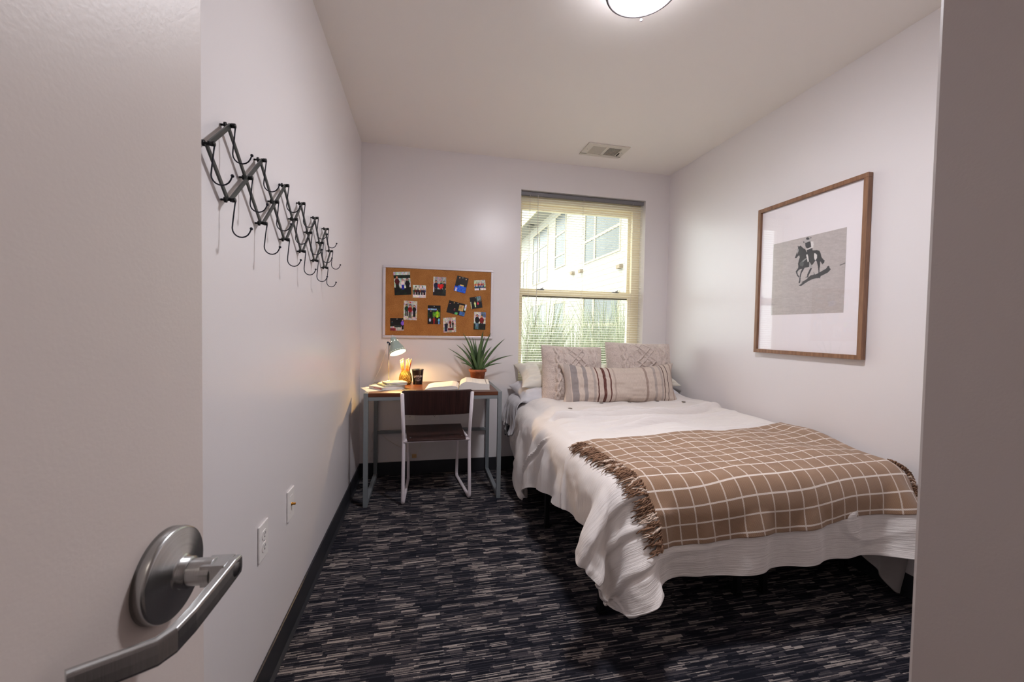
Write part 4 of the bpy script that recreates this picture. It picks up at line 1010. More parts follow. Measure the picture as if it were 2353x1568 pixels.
# ------------------------------------------------------------------ duvet surface
AX0, AX1, BY0, BY1 = 1.215, 2.505, 1.385, 3.02
def hang_len(b):   # how far the cover reaches past the mattress edge on the open side
    return np.interp(b, [1.0, 1.30, 1.42, 1.55, 1.77, 2.1, 2.30, 2.42, 2.55, 2.75, 2.90, 3.02], [0.36, 0.345, 0.29, 0.275, 0.30, 0.35, 0.42, 0.50, 0.60, 0.47, 0.37, 0.30])
def ztop_rest(x, y):   # the calmer top the hanging sides are settled against
    z = 0.622 + 0.010*vn(x*3.1, y*2.6, 1) + 0.006*vn(x*7, y*6, 2)
    z = z + 0.026*np.exp(-((x-2.52)/0.13)**2)*sst(1.5, 1.8, y) - 0.012*sst(1.75, 1.35, y)
    z = z - 0.012*np.exp(-((x-1.2)/0.08)**2)
    # folded hem with buttons, a slightly raised band with a stepped lower edge
    edge = 2.50+0.035*np.sin((x-1.2)*3.2)+0.008*vn(x*14, 0, 5) - 0.10*sst(1.55, 1.2, x)
    z = z + 0.015*sst(-0.005, 0.005, y-edge)*sst(1.2, 1.35, x)*(1+0.3*vn(x*9, 0, 15))
    z = z - 0.011*np.exp(-((y-edge+0.012)/0.008)**2)*sst(1.2, 1.35, x)*(0.7+0.5*vn(x*7, 3, 16))
    # long shallow creases running across
    cr = 0.0
    for (y0, k, amp, sd) in ((2.42, 0.10, 0.020, 1), (2.33, -0.06, 0.018, 2), (2.22, 0.05, 0.022, 3), (2.11, 0.10, 0.020, 4), (2.02, -0.04, 0.009, 5)):
        yc = y0 + k*(x-1.8) + 0.03*vn(x*2.6, sd*3.3, sd)
        g = np.clip(vn(x*2.3+sd*7, sd*1.7, 6)+0.45, 0, 1.2)
        cr = cr + amp*g*(np.exp(-np.abs(y-yc)/0.026)-0.55*np.exp(-((y-yc+0.030)/0.013)**2))
    return z + cr
def ztop(x, y):
    z = 0.622 + 0.010*vn(x*3.1, y*2.6, 1) + 0.008*vn(x*7, y*9, 2) + 0.004*vn(x*9, y*26, 3)*sst(1.85, 2.0, y)
    z = z + 0.026*np.exp(-((x-2.52)/0.13)**2)*sst(1.5, 1.8, y) - 0.012*sst(1.75, 1.35, y)
    z = z - 0.012*np.exp(-((x-1.2)/0.08)**2)
    # folded hem with buttons, a slightly raised band with a stepped lower edge
    edge = 2.50+0.035*np.sin((x-1.2)*3.2)+0.008*vn(x*14, 0, 5) - 0.10*sst(1.55, 1.2, x)
    z = z + 0.022*sst(-0.004, 0.004, y-edge)*sst(1.2, 1.35, x)*(1+0.3*vn(x*9, 0, 15))
    z = z - 0.020*np.exp(-((y-edge+0.012)/0.010)**2)*sst(1.2, 1.35, x)*(0.7+0.5*vn(x*7, 3, 16))
    # long shallow creases running across
    cr = 0.0
    for (y0, k, amp, sd) in ((2.42, 0.10, 0.020, 1), (2.33, -0.06, 0.018, 2), (2.22, 0.05, 0.022, 3), (2.11, 0.10, 0.020, 4), (2.02, -0.04, 0.009, 5)):
        yc = y0 + k*(x-1.8) + 0.03*vn(x*2.6, sd*3.3, sd)
        g = np.clip(vn(x*2.3+sd*7, sd*1.7, 6)+0.45, 0, 1.2)
        cr = cr + 1.6*amp*g*(np.exp(-np.abs(y-yc)/0.026)-0.8*np.exp(-((y-yc+0.028)/0.012)**2))
    return z + cr
def drape(ztop, steps=130, iters=10, nx=104, ny=118, of=0.385, seed=3):
    # grid parameters: s (x index) and t (y index)
    nl, nr = 24, 9
    nf = 24
    xs = np.concatenate([np.linspace(-1, 0, nl, endpoint=False), np.linspace(0, 1, nx-nl-nr, endpoint=False), np.linspace(1, 2, nr)])
    ys = np.concatenate([np.linspace(-1, 0, nf, endpoint=False), np.linspace(0, 1, ny-nf)])
    Xs, Ys = np.meshgrid(xs, ys)
    b = np.where(Ys < 0, BY0+Ys*of, BY0+Ys*(BY1-BY0))
    Lb = hang_len(b)
    a = np.where(Xs < 0, AX0+Xs*Lb, np.where(Xs > 1, AX1+(Xs-1)*0.16, AX0+Xs*(AX1-AX0)))
    cc = np.clip(-Xs, 0, 1)*np.clip(-Ys, 0, 1)
    a = np.where(Xs < 0, AX0-(AX0-a)*(1-0.4*cc), a); b = np.where(Ys < 0, BY0-(BY0-b)*(1-0.24*cc), b)
    oa = np.maximum(AX0-a, 0); orr = np.maximum(a-AX1, 0); ob = np.maximum(BY0-b, 0)
    # start: bent down over the edges
    R0, RV = 0.080, 0.13
    o = np.hypot(oa+orr, ob); dx = np.where(a < AX0, -1, 1)*(oa+orr)/(o+1e-9); dy = -ob/(o+1e-9)
    arc = 0.17; ph = np.clip(o/arc, 0, 1)*np.pi/2
    cx = np.clip(a, AX0, AX1); cy = np.maximum(b, BY0)
    r = R0*np.sin(ph) + np.maximum(o-arc, 0)*0.12
    zt = ztop(cx, cy)
    z = zt - RV*(1-np.cos(ph)) - np.maximum(o-arc, 0)*0.99
    P = np.stack([cx+dx*r, cy+dy*r, np.maximum(z, 0.03)], -1)
    P[..., 0] = np.minimum(P[..., 0], W-0.016)
    pin = ((a > AX0+0.03) & (b > BY0+0.03)) | (b > 3.0)&(a>AX0-0.05)
    w = np.where(pin, 0.0, 1.0)
    rs = np.random.RandomState(seed)
    hang = sst(0.05, 0.35, np.maximum(oa, ob))
    # rest lengths with slack along the hem direction
    sl_y = 1 + 0.15*hang*(oa > 0)*(0.7+0.6*vn(b*2.2, a*0, 41))   # along b where it hangs at the side
    sl_x = 1 + 0.035*hang*(ob > 0)*(0.6+0.8*vn(a*2.5, b*0, 43))
    F = np.stack([a, b], -1)
    def rest(i0, i1, kx, ky):
        d = F[i1]-F[i0]; return np.sqrt((d[..., 0]*kx[i0])**2+(d[..., 1]*ky[i0])**2)
    ny_, nx_ = a.shape
    sets = []
    S = slice
    def addset(di, dj, stiff, comp=1.0):
        for par in range(2):
            if di == 0:
                j = np.arange(0, nx_-dj)
                jj = j[(j//dj) % 2 == par]; I, J = np.meshgrid(np.arange(ny_), jj, indexing='ij')
            else:
                i = np.arange(0, ny_-di); ii = i[(i//di) % 2 == par]
                j = np.arange(0, nx_-abs(dj)) + (0 if dj >= 0 else abs(dj)); I, J = np.meshgrid(ii, j, indexing='ij')
            i0 = (I.ravel(), J.ravel()); i1 = ((I+di).ravel(), (J+dj).ravel())
            L = rest(i0, i1, sl_x, sl_y)
            A = np.ravel_multi_index(i0, a.shape); B = np.ravel_multi_index(i1, a.shape)
            wa, wb = w.ravel()[A], w.ravel()[B]; ws = wa+wb; ok = ws > 0
            sets.append((A[ok], B[ok], L[ok][:, None], (wa/np.maximum(ws, 1))[ok][:, None], (wb/np.maximum(ws, 1))[ok][:, None], stiff, comp))
    addset(0, 1, 1.0); addset(1, 0, 1.0); addset(1, 1, 0.35); addset(1, -1, 0.35)
    addset(0, 3, 0.25, 1.0); addset(3, 0, 0.25, 1.0); addset(0, 6, 0.12, 1.0); addset(6, 0, 0.12, 1.0)
    X = P.reshape(-1, 3).copy(); V = np.zeros_like(X); wv = w.ravel()[:, None]
    V += wv*0.0
    noise = (np.stack([vn(b*6, a*6, 51), vn(b*6, a*6, 52), 0*a], -1)*0.004).reshape(-1, 3); X += wv*noise
    g = np.array([0, 0, -9.8]); dt = 0.008
    cw = (sst(-0.16, 0.0, AX0-a)*sst(-0.02, 0.06, BY0-b)).ravel()
    def collide(X, Xp, last):
        qx = np.where(X[:, 0] < AX0, AX0-X[:, 0], 0)+np.where(X[:, 0] > AX1, X[:, 0]-AX1, 0); sx = np.where(X[:, 0] < AX0, -1.0, 1.0)
        qy = np.maximum(BY0-X[:, 1], 0); q = np.hypot(qx, qy)
        zt = 0.600
        h = X[:, 2]-(zt-RV); e = np.sqrt((q/R0)**2+(h/RV)**2)
        up = (h > 0) & (e < 1) & (q > 1e-4)
        ke = 1/np.maximum(e, 0.2)
        ex = qx*ke; ey = qy*ke
        X[up, 0] = np.where(qx[up] > 0, np.where(sx[up] < 0, AX0-ex[up], AX1+ex[up]), X[up, 0])
        X[up, 1] = np.where(qy[up] > 0, BY0-ey[up], X[up, 1]); X[up, 2] = (zt-RV)+h[up]*ke[up]
        lo = (h <= 0) & (q < R0) & (X[:, 2] > 0.31)
        X[(q <= 1e-4) & (h > 0) & (h < RV), 2] = zt
        k = np.where(q > 1e-6, R0/np.maximum(q, 1e-6), 1)
        X[lo, 0] = np.where(qx[lo] > 0, np.where(sx[lo] < 0, AX0-qx[lo]*k[lo], AX1+qx[lo]*k[lo]), X[lo, 0])
        X[lo, 1] = np.where(qy[lo] > 0, BY0-qy[lo]*k[lo], X[lo, 1])
        # bunched filling inside the hanging corner holds it out
        tt = np.clip((0.52-X[:, 2])/0.32, 0, 1)*cw; x0c = AX0+0.12
        rx = 0.12+R0+0.01+0.01*tt; ry = R0+0.012+0.085*tt
        ux = np.maximum(x0c-X[:, 0], 0)/rx; uy = np.maximum(BY0-X[:, 1], 0)/ry; q2 = np.hypot(ux, uy)
        cn = (cw > 0.02) & (q2 < 1) & (q2 > 1e-3) & (X[:, 2] < 0.52); kk = 1/np.maximum(q2, 0.3)
        X[cn, 0] = np.where(ux[cn] > 0, x0c-(ux*kk*rx)[cn], X[cn, 0]); X[cn, 1] = BY0-(uy*kk*ry)[cn]
        # friction
        if last: Xp[up] += (X[up]-Xp[up])*0.4; Xp[lo] += (X[lo]-Xp[lo])*0.08
        X[:, 0] = np.minimum(X[:, 0], W-0.016)
        fl = X[:, 2] < 0.014; X[fl, 2] = 0.014; Xp[fl, :2] += (X[fl, :2]-Xp[fl, :2])*0.8
    for st in range(steps):
        Xp = X.copy()
        V *= 0.80
        X = X + wv*(V*dt + g*dt*dt)
        for it in range(iters):
            for (A, B, L, fa, fb, k, comp) in sets:
                d = X[B]-X[A]; l = np.sqrt((d*d).sum(1, keepdims=True))+1e-9
                c = (l-L)/l*k
                X[A] += d*(c*fa); X[B] -= d*(c*fb)
            collide(X, Xp, it == iters-1)
        V = (X-Xp)/dt
        sp = np.linalg.norm(V, axis=1, keepdims=True); V = V*np.minimum(1, 2.0/np.maximum(sp, 1e-6))
    X = X.reshape(P.shape); wr_ = sst(0.50, 0.25, X[..., 2])*sst(1.75, 1.40, X[..., 1])
    X[..., 0] = np.where(X[..., 0] < 1.18, 1.18-(1.18-X[..., 0])*(1-0.42*wr_), X[..., 0])
    X[..., 2] = np.where(X[..., 2] < 0.3, 0.3-(0.3-X[..., 2])*(1+0.10*wr_*sst(1.5, 1.2, X[..., 0])), X[..., 2])
    return xs, ys, X
OF = 0.385
GXS, GYS, GP = drape(ztop_rest, of=OF)
def cub(P, f, ax):
    n_ = P.shape[ax]; i = np.clip(np.floor(f).astype(int), 0, n_-2); t = f-i
    return i, t
def duvet(a, b):
    """the settled cover as a smooth surface over cloth coordinates a (across), b (along)"""
    a = np.asarray(a, float); b = np.asarray(b, float); a, b = np.broadcast_arrays(a, b); sh0 = a.shape
    Ys_ = np.where(b < BY0, (b-BY0)/OF, (b-BY0)/(BY1-BY0)).ravel()
    Xs_ = np.where(a < AX0, (a-AX0)/hang_len(b), np.where(a > AX1, 1+(a-AX1)/0.16, (a-AX0)/(AX1-AX0))).ravel()
    fx = np.interp(Xs_, GXS, np.arange(len(GXS))); fy = np.interp(Ys_, GYS, np.arange(len(GYS)))
    ix = np.clip(fx.astype(int), 0, len(GXS)-2); iy = np.clip(fy.astype(int), 0, len(GYS)-2); tx = (fx-ix)[:, None]; ty = (fy-iy)[:, None]
    def W4(t): return [(1-t)**3/6, (3*t**3-6*t**2+4)/6, (-3*t**3+3*t**2+3*t+1)/6, t**3/6]
    wx, wy = W4(tx), W4(ty); out = 0
    for q in range(4):
        row = 0; yy_ = np.clip(iy+q-1, 0, len(GYS)-1)
        for p in range(4): row = row + wx[p]*GP[yy_, np.clip(ix+p-1, 0, len(GXS)-1)]
        out = out + wy[q]*row
    out = out.reshape(sh0+(3,)); X, Y, Z = out[..., 0], out[..., 1], out[..., 2]
    core = (a > AX0-0.02) & (b > BY0-0.02)
    d = np.minimum(a-AX0, b-BY0); k = sst(0.03, 0.07, d)*sst(0.03, 0.07, AX1-a)
    Z = Z*(1-k) + k*ztop(a, b)
    return X, Y, Z
fine_r = lambda n0, m: np.linspace(0, 1, m)
SX_ = np.concatenate([np.linspace(-1, 0, 110, endpoint=False), np.linspace(0, 1, 240, endpoint=False), np.linspace(1, 2, 30)])
bb = np.concatenate([np.linspace(BY0-OF, BY0, 110, endpoint=False), np.linspace(BY0, BY1, 300)])
SXg, B_ = np.meshgrid(SX_, bb)
A_ = np.where(SXg < 0, AX0+SXg*hang_len(B_), np.where(SXg > 1, AX1+(SXg-1)*0.16, AX0+SXg*(AX1-AX0)))
DX, DY, DZ = duvet(A_, B_)
def normals(X, Y, Z):
    P_ = np.stack([X, Y, Z], -1); N_ = np.cross(np.gradient(P_, axis=1), np.gradient(P_, axis=0)); return N_/(np.linalg.norm(N_, axis=-1, keepdims=True)+1e-12)
NN = normals(DX, DY, DZ)
sfrac = np.clip(-SXg, 0, 1); hangm = sst(0.0, 0.12, np.maximum(AX0-A_, BY0-B_))
# ruffled seam running down the open side towards the low tip near the head
bs = 2.02+0.50*sfrac**0.9
disp = 0.011*np.exp(-((B_-bs)/0.014)**2)*sst(0.10, 0.3, sfrac)*(1+0.15*np.sin(sfrac*190)+0.25*vn(sfrac*40, 0, 68)) - 0.012*np.exp(-((B_-bs+0.035)/0.018)**2)*sst(0.15, 0.4, sfrac)
disp = disp + hangm*(0.004*vn(A_*9, B_*9, 61)+0.0022*vn(A_*26, B_*22, 62)) + 0.0003*vn(A_*14, B_*80, 63)
disp = disp + hangm*0.006*np.clip(1-np.abs(vn(A_*3.2+B_*4, B_*6-A_*2, 64))*5, 0, 1)
for b0, sl_, am in ((1.300, 0.10, 0.012), (1.205, 0.05, 0.014), (1.100, 0.12, 0.010)):
    dd = B_-b0-sl_*(A_-AX0)+0.012*vn(A_*8, b0*7, 66); fl = sst(AX0+0.16, AX0+0.02, A_)*sst(1.42, 1.34, B_)
    disp = disp + fl*am*(np.exp(-((dd-0.018)/0.022)**2)-1.15*np.exp(-(dd/0.008)**2))
DX = np.minimum(DX+NN[..., 0]*disp, W-0.012); DY = DY+NN[..., 1]*disp; DZ = np.maximum(DZ+NN[..., 2]*disp, 0.012)
dv = empty('duvet', (1.86, 2.2, 0.6), 'rumpled cream gauze duvet covering the bed and hanging to the floor side', 'duvet')
dc = grid_mesh('cover', DX-1.86, DY-2.2, DZ-0.6, M_DUVET, dv, uv=(A_, B_))
md = dc.modifiers.new('s', 'SOLIDIFY'); md.thickness = 0.012; md.offset = -1
M_BUTTON = wood('coconut_button', (70, 60, 54), (130, 118, 108), scale=(30, 30, 30), rough=0.4)
for (x, y) in ((1.450, 2.560), (1.735, 2.690), (1.970, 2.712), (2.190, 2.703), (2.385, 2.665)):
    z = float(duvet(x, y)[2]); 
    MB().lathe([(0.0, 0.0), (0.0125, 0.0), (0.0145, 0.002), (0.0135, 0.004), (0.009, 0.003), (0, 0.0028)], 20, Matrix.Translation((x-1.86, y-2.2, z-0.6+0.0005))).build('button', M_BUTTON, dv)

# grey sheet hanging at the wall side of the foot
uu, ww = np.meshgrid(np.linspace(0, 1, 60), np.linspace(0, 1, 40))
hx = 2.20+0.402*uu; top_z = 0.33-0.0*uu; hem = np.interp(uu, [0, 0.3, 0.6, 0.85, 1.0], [0.32, 0.24, 0.14, 0.03, 0.006])
gx_ = hx; gz_ = top_z+(hem-top_z)*ww; gy_ = 1.345+0.06*ww*(uu*0.6)+0.02*np.sin(uu*17+ww*2)*ww*uu+0.012*vn(uu*6, ww*2, 4)
sh_ = grid_mesh('bed_sheet', np.minimum(gx_+0.0*ww, W-0.014), gy_, gz_, M_SHEET2, uv=(gx_, gz_))
tag(sh_, 'grey sheet hanging to the floor at the foot of the bed by the wall', 'sheet')
md = sh_.modifiers.new('s', 'SOLIDIFY'); md.thickness = 0.003
# silvery sheet edge hanging at the head of the bed, left side
uu, ww = np.meshgrid(np.linspace(0, 1, 60), np.linspace(0, 1, 60))
yy = 2.86+0.36*uu
ang = np.clip(ww/0.3, 0, 1)*PI/2
rx = 0.075*np.sin(ang)+0.018*np.clip((ww-0.3)/0.7, 0, 1)+0.012*vn(uu*7, ww*3, 21)*sst(0, 0.4, ww)+0.008*np.sin(uu*38+ww*5)*sst(0.2, 0.8, ww)
zz = 0.645-0.075*(1-np.cos(ang))-np.clip((ww-0.3)/0.7, 0, 1)*(0.175+0.03*np.sin(uu*5))
sx = 1.205-rx+0.02*(1-ww)
s3 = grid_mesh('fitted_sheet', sx, yy, zz, M_SHEET, uv=(yy, zz))
tag(s3, 'crumpled silvery sheet hanging off the left side at the head of the bed', 'sheet')
md = s3.modifiers.new('s', 'SOLIDIFY'); md.thickness = 0.004

# ------------------------------------------------------------------ plaid throw
def throw_mat():
    m = NT('plaid_throw'); uv = m.coord('UV'); u, v, _ = m.xyz(uv)
    def line(c, n, wd, off=0.5):
        f = m.math('FRACT', m.math('ADD', m.math('MULTIPLY', c, n), off)); d = m.math('ABSOLUTE', m.math('SUBTRACT', f, 0.5))
        return m.math('LESS_THAN', d, wd)
    tw = m.n('ShaderNodeTexWave', bands_direction='DIAGONAL'); tw.inputs['Scale'].default_value = 95; tw.inputs['Distortion'].default_value = 0.6
    sc = m.scaled(uv, (1.27, 0.88, 1)); m.l(sc, tw.inputs['Vector'])
    lu = line(u, 18.0, 0.044, 0.0); lv_ = line(v, 12.0, 0.050, 0.2)
    n1 = m.noise(sc, 500, 2); n2 = m.noise(sc, 7, 3)
    brown = m.mix(n2, lin((130, 98, 76)), lin((174, 140, 112)))
    brown = m.mix(m.math('MULTIPLY', tw.outputs['Fac'], 0.5), brown, lin((104, 76, 58)))
    brown = m.mix(m.math('MULTIPLY', n1, 0.4), brown, lin((190, 160, 134)))
    on = m.math('MAXIMUM', m.math('MULTIPLY', lu, m.math('MULTIPLY_ADD', tw.outputs['Fac'], 0.45, 0.35)), m.math('MULTIPLY', lv_, m.math('MULTIPLY_ADD', tw.outputs['Fac'], 0.4, 0.6)))
    m.base(m.mix(on, brown, lin((244, 234, 226)))); m.set(Roughness=0.95); m.p.inputs['Specular IOR Level'].default_value = 0.15
    m.p.inputs['Sheen Weight'].default_value = 0.3
    m.bump(m.math('ADD', tw.outputs['Fac'], n1), 0.45, 0.002); return m.mat
TLc, TRc, BRc, BLc = (1.235, 1.85), (2.60, 1.955), (2.535, 1.178), (1.338, 1.125)
def throw_ab(u, v):   # u left->right, v top->bottom
    a = (TLc[0]*(1-u)+TRc[0]*u)*(1-v)+(BLc[0]*(1-u)+BRc[0]*u)*v
    b_ = (TLc[1]*(1-u)+TRc[1]*u)*(1-v)+(BLc[1]*(1-u)+BRc[1]*u)*v
    a = a + 0.012*np.sin(v*5+1)*(1-u); b_ = b_ + 0.012*vn(u*5, v*2, 31)
    return a, b_
def duv_n(a, b, e=0.004):
    P = np.stack(duvet(a, b), -1); Pa = np.stack(duvet(a+e, b), -1)-np.stack(duvet(a-e, b), -1); Pb = np.stack(duvet(a, b+e), -1)-np.stack(duvet(a, b-e), -1)
    N = np.cross(Pa, Pb); N /= np.linalg.norm(N, axis=-1, keepdims=True)+1e-12
    return P, N
uu, vv = np.meshgrid(np.linspace(0, 1, 220), np.linspace(0, 1, 170))
ta, tb = throw_ab(uu, vv)
P, N = duv_n(ta, tb, 0.02)
rip = 0.011 + 0.005*vn(uu*11, vv*5, 33)
P = P + N*rip[..., None]
th = empty('throw_blanket', (1.9, 1.5, 0.62), 'brown plaid throw blanket with white checks and fringe across the foot of the bed', 'blanket')
to = grid_mesh('cloth', P[..., 0]-1.9, P[..., 1]-1.5, P[..., 2]-0.62, throw_mat(), th, uv=(uu, 1-vv))
md = to.modifiers.new('s', 'SOLIDIFY'); md.thickness = 0.005; md.offset = 1
M_TASSEL = [plain('tassel_brown', (134, 102, 80), rough=0.95, nscale=400, namt=0.25, bump=0.4), plain('tassel_pale', (206, 186, 170), rough=0.95, nscale=400, namt=0.15, bump=0.4), plain('tassel_dark', (100, 72, 54), rough=0.95, nscale=400, namt=0.25, bump=0.4)]
def tassel(v, side):
    u = 0.0 if side == 0 else 1.0
    a0, b0 = throw_ab(np.array(u), np.array(v)); sg = -1 if side == 0 else 1
    mb = MB(); ln = random.uniform(0.055, 0.085)*((1+0.25*v) if side == 0 else 0.7); lean = random.uniform(-0.30, 0.10)
    for s in range(5):
        lj = ln*random.uniform(0.75, 1.08); ph0 = random.uniform(0, 6.28); fan = random.uniform(-0.22, 0.22)
        ts = np.linspace(-0.05, 1, 9); av = a0+sg*lj*ts; bv_ = b0+lj*ts*(lean+fan)*(1 if v < 0.97 else 0.5)+0.0022*np.sin(ts*16+ph0)
        P_, N_ = duv_n(av, bv_, 0.01)
        off = 0.0115+0.004*np.sin(ts*11+ph0)+0.006*np.sin(np.clip(ts, 0, 1)*PI)+random.uniform(-0.002, 0.003)
        if side == 1: P_[:, 0] = np.minimum(P_[:, 0], W-0.012)
        Q = P_+N_*off[:, None]; Q[:, 2] = np.maximum(Q[:, 2], 0.01)
        if side == 1: Q[:, 0] = np.minimum(Q[:, 0], W-0.006)
        mb.tube([tuple(x) for x in Q-np.array(th.location)], [0.0022, 0.0026, 0.0025, 0.0025, 0.0025, 0.0025, 0.0023, 0.002, 0.0011], 6)
    mb.build('tassel', M_TASSEL[0 if random.random() < 0.62 else (1 if random.random() < 0.35 else 2)], th, merge=False)
for k in range(66): tassel((k+0.5)/66, 0)
for k in range(24): tassel(0.70+0.30*(k+0.5)/24, 1)

# ------------------------------------------------------------------ pillows
def pillow_sheet(w, h, T, seed, ear=0.10, n=120, hfun=None, wr=0.006, flat=2.6, rnd=0.0):
    u, v = np.meshgrid(np.linspace(-1, 1, n), np.linspace(-1, 1, n))
    u = np.sin(u*PI/2); v = np.sin(v*PI/2)
    cr = rnd*(u*v)**6
    X = w/2*u*(1-ear*(1-v**2)*np.abs(u)**3)*(1-cr); Y = h/2*v*(1-ear*(1-u**2)*np.abs(v)**3)*(1-cr)
    t = (np.clip(1-np.abs(u)**flat, 0, 1)**0.55)*(np.clip(1-np.abs(v)**flat, 0, 1)**0.55)*T/2
    rim = np.clip((1-np.maximum(np.abs(u), np.abs(v)))*6, 0, 1)
    t = t + wr*vn(u*3, v*3, seed)*rim + wr*0.5*vn(u*8, v*8, seed+1)*rim
    Zf = t + (hfun(u, v)*rim if hfun is not None else 0)
    Zb = -t
    return u, v, X, Y, Zf, Zb
def pillow(name, label, cat, Mx, w, h, T, mat, seed, group=None, ear=0.10, n=120, hfun=None, wr=0.006, post=None, rnd=0.0):
    u, v, X, Y, Zf, Zb = pillow_sheet(w, h, T, seed, ear, n, hfun, wr, rnd=rnd)
    if post is not None: dxx, dyy, dzz = post(u, v)
    else: dxx = dyy = dzz = 0*u
    Mi = np.array(Mx)
    def tr(Z):
        Q = np.stack([X+dxx, Y+dyy, Z+dzz, np.ones_like(X)], -1) @ Mi.T; return Q[..., 0], Q[..., 1], Q[..., 2]
    a = grid_mesh(name, *tr(Zf), mat, uv=(X*1.0, Y*1.0)); b_ = grid_mesh('tmp', *tr(Zb), mat, uv=(X*1.0, Y*1.0), flip=True)
    bm = bmesh.new(); bm.from_mesh(a.data); bm.from_mesh(b_.data); bmesh.ops.remove_doubles(bm, verts=bm.verts, dist=1e-5)
    bm.to_mesh(a.data); bm.free(); me = b_.data; bpy.data.objects.remove(b_); bpy.data.meshes.remove(me)
    a.data.polygons.foreach_set('use_smooth', [True]*len(a.data.polygons)); a.data.update()
    return tag(a, label, cat, group)
def place(cx, cy, cz, lean, yaw=0.0, roll=0.0):
    """local x right, y up, z towards the viewer (-y world); lean tips the top away"""
    B = Matrix(((1, 0, 0, 0), (0, 0, -1, 0), (0, 1, 0, 0), (0, 0, 0, 1)))
    return Matrix.Translation((cx, cy, cz)) @ Matrix.Rotation(yaw, 4, 'Z') @ Matrix.Rotation(-lean, 4, 'X') @ B @ Matrix.Rotation(roll, 4, 'Z')
def bumpf(d, w): return np.clip(1-(d/w)**2, 0, 1)**0.7
def knit(u, v):
    s = 0*u; tri = lambda x: 2*np.abs(2*(x-np.floor(x+0.5)))-1
    for c, f, A, wd in ((-0.56, 3.2, 0.055, 0.05), (0.60, 3.2, 0.045, 0.045)):
        for ph_ in (0, PI): s = np.maximum(s, 0.009*bumpf(u-c-A*np.sin(v*PI*f+ph_), wd))
    for c in (-0.33, 0.42, 0.80):
        s = np.maximum(s, 0.006*bumpf(u-c, 0.045)*(0.55+0.45*np.abs(np.sin(v*26+(u-c)*30))))
    for sg in (1, -1):
        for c, A in ((0.05, 0.24),):
            s = np.maximum(s, 0.0075*bumpf(u-c-sg*A*tri(v*0.85+0.25), 0.030)*(0.75+0.25*np.abs(np.sin(v*40))))
            s = np.maximum(s, 0.0065*bumpf(u-c-sg*A*tri(v*0.85+0.42), 0.026)*(0.75+0.25*np.abs(np.sin(v*40))))
    s = s*2.2 + 0.0012*np.sin(v*150)*(s < 0.001)
    return s
def knit_mat():
    m = NT('oatmeal_knit'); uv = m.coord('UV'); v = m.n('ShaderNodeTexVoronoi'); v.inputs['Scale'].default_value = 1.0
    m.l(m.scaled(uv, (190, 260, 1)), v.inputs['Vector']); nz = m.noise(m.scaled(uv, (20, 20, 1)), 1, 3)
    c = m.mix(nz, lin((212, 196, 188)), lin((232, 219, 211))); c = m.mix(m.math('MULTIPLY', v.outputs['Distance'], 0.45), c, lin((120, 104, 96)))
    m.base(c); m.set(Roughness=0.95); m.p.inputs['Sheen Weight'].default_value = 0.3; m.p.inputs['Specular IOR Level'].default_value = 0.15
    m.bump(m.math('SUBTRACT', 1.0, v.outputs['Distance']), 0.6, 0.003); return m.mat
M_KNIT = knit_mat()
pillow('sleeping_pillow', 'silvery grey sleeping pillow lying at the left head of the bed, bottom one', 'pillow', place(1.50, 3.08, 0.665, 1.35, 0.05), 0.66, 0.36, 0.17, M_SHEET, 41, 'sleeping pillows against the window', wr=0.016)
pillow('sleeping_pillow', 'cream sleeping pillow at the left, on top of the silvery pillow', 'pillow', place(1.52, 3.12, 0.800, 1.12, 0.0), 0.62, 0.34, 0.15, M_PILLOWW, 43, 'sleeping pillows against the window', wr=0.014)
pillow('sleeping_pillow', 'silvery sleeping pillow at the right by the wall, bottom one', 'pillow', place(2.23, 3.08, 0.675, 1.35, 0.0), 0.68, 0.36, 0.16, M_SHEET, 45, 'sleeping pillows against the window', wr=0.014)
pillow('sleeping_pillow', 'white sleeping pillow at the right, its corner showing past the knit pillow', 'pillow', place(2.22, 3.13, 0.79, 1.15, 0.0), 0.72, 0.34, 0.14, M_PILLOWW, 47, 'sleeping pillows against the window', wr=0.012)
pillow('knit_pillow', 'oatmeal cable knit throw pillow on the left, leaning back', 'pillow', place(1.605, 2.945, 0.825, 0.22, 0.0, -0.03), 0.505, 0.455, 0.20, M_KNIT, 51, 'cable knit throw pillows', ear=0.055, n=260, hfun=knit, wr=0.013, rnd=0.028)
pillow('knit_pillow', 'oatmeal cable knit throw pillow on the right, beside the wall', 'pillow', place(2.185, 2.965, 0.845, 0.2, 0.0, -0.02), 0.59, 0.475, 0.20, M_KNIT, 53, 'cable knit throw pillows', ear=0.055, n=260, hfun=knit, wr=0.013, rnd=0.028)
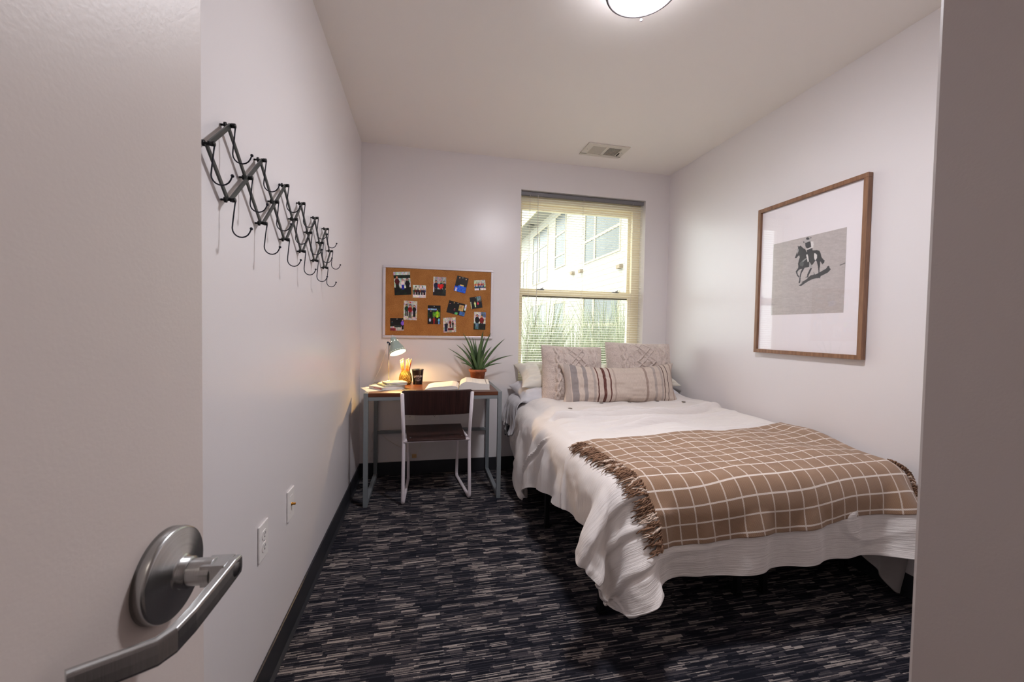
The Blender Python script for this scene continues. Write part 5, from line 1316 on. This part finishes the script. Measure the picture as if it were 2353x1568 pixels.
def lumbar_mat():
    m = NT('striped_linen'); uv = m.coord('UV'); u, v, _ = m.xyz(uv)
    t = m.math('MULTIPLY_ADD', u, 1/0.955, 0.5); t = m.math('ADD', t, m.math('MULTIPLY', m.math('SUBTRACT', m.noise(m.scaled(uv, (40, 3, 1)), 1, 2), 0.5), 0.008))
    mel = m.noise(m.scaled(uv, (420, 40, 1)), 1, 3); base = m.mix(mel, lin((168, 152, 142)), lin((226, 212, 200)))
    def band(c0, w0, col, soft, prev):
        d = m.math('ABSOLUTE', m.math('SUBTRACT', t, c0)); k = m.math('SUBTRACT', 1.0, m.math('SMOOTH_MIN', m.math('DIVIDE', d, w0), 1.0, 0.05))
        k = m.math('MULTIPLY', m.math('MULTIPLY_ADD', m.math('LESS_THAN', d, w0), 1.0, 0.0), soft)
        k = m.math('MULTIPLY', k, m.math('MULTIPLY_ADD', mel, 0.6, 0.6)); return m.mix(m.math('MINIMUM', k, 1.0), prev, col)
    g = lin((138, 131, 132)); br = lin((118, 88, 78)); mar = lin((84, 26, 18)); dk2 = lin((60, 34, 30))
    for c0, w0, col, so in ((0.055, 0.02, g, 0.45), (0.105, 0.024, g, 0.95), (0.185, 0.015, g, 0.85), (0.255, 0.010, g, 0.5), (0.283, 0.005, mar, 1.0), (0.335, 0.0115, mar, 1.0), (0.383, 0.005, mar, 1.0),
                            (0.42, 0.007, br, 0.35), (0.69, 0.010, br, 0.6), (0.768, 0.011, g, 0.55), (0.83, 0.009, g, 0.5), (0.853, 0.0035, dk2, 1.0), (0.89, 0.0035, dk2, 1.0), (0.945, 0.006, br, 0.5), (0.975, 0.006, g, 0.4)):
        base = band(c0, w0, col, so, base)
    m.base(base); m.set(Roughness=0.9); m.p.inputs['Specular IOR Level'].default_value = 0.2
    m.bump(m.noise(m.scaled(uv, (500, 500, 1)), 1, 2), 0.5, 0.0015); return m.mat
def lum_post(u, v):
    dy = 0.030*(u**2)*(v > -2)*sst(-1, 1, v) + 0.0*u
    dz = 0.0*u
    return 0*u, dy, dz
pillow('lumbar_pillow', 'long striped linen lumbar pillow in front with brown and maroon stripes', 'pillow', place(1.935, 2.80, 0.757, 0.30, 0.0, 0.0), 0.955, 0.285, 0.17, lumbar_mat(), 61, None, ear=0.09, n=150, wr=0.007, post=lum_post)
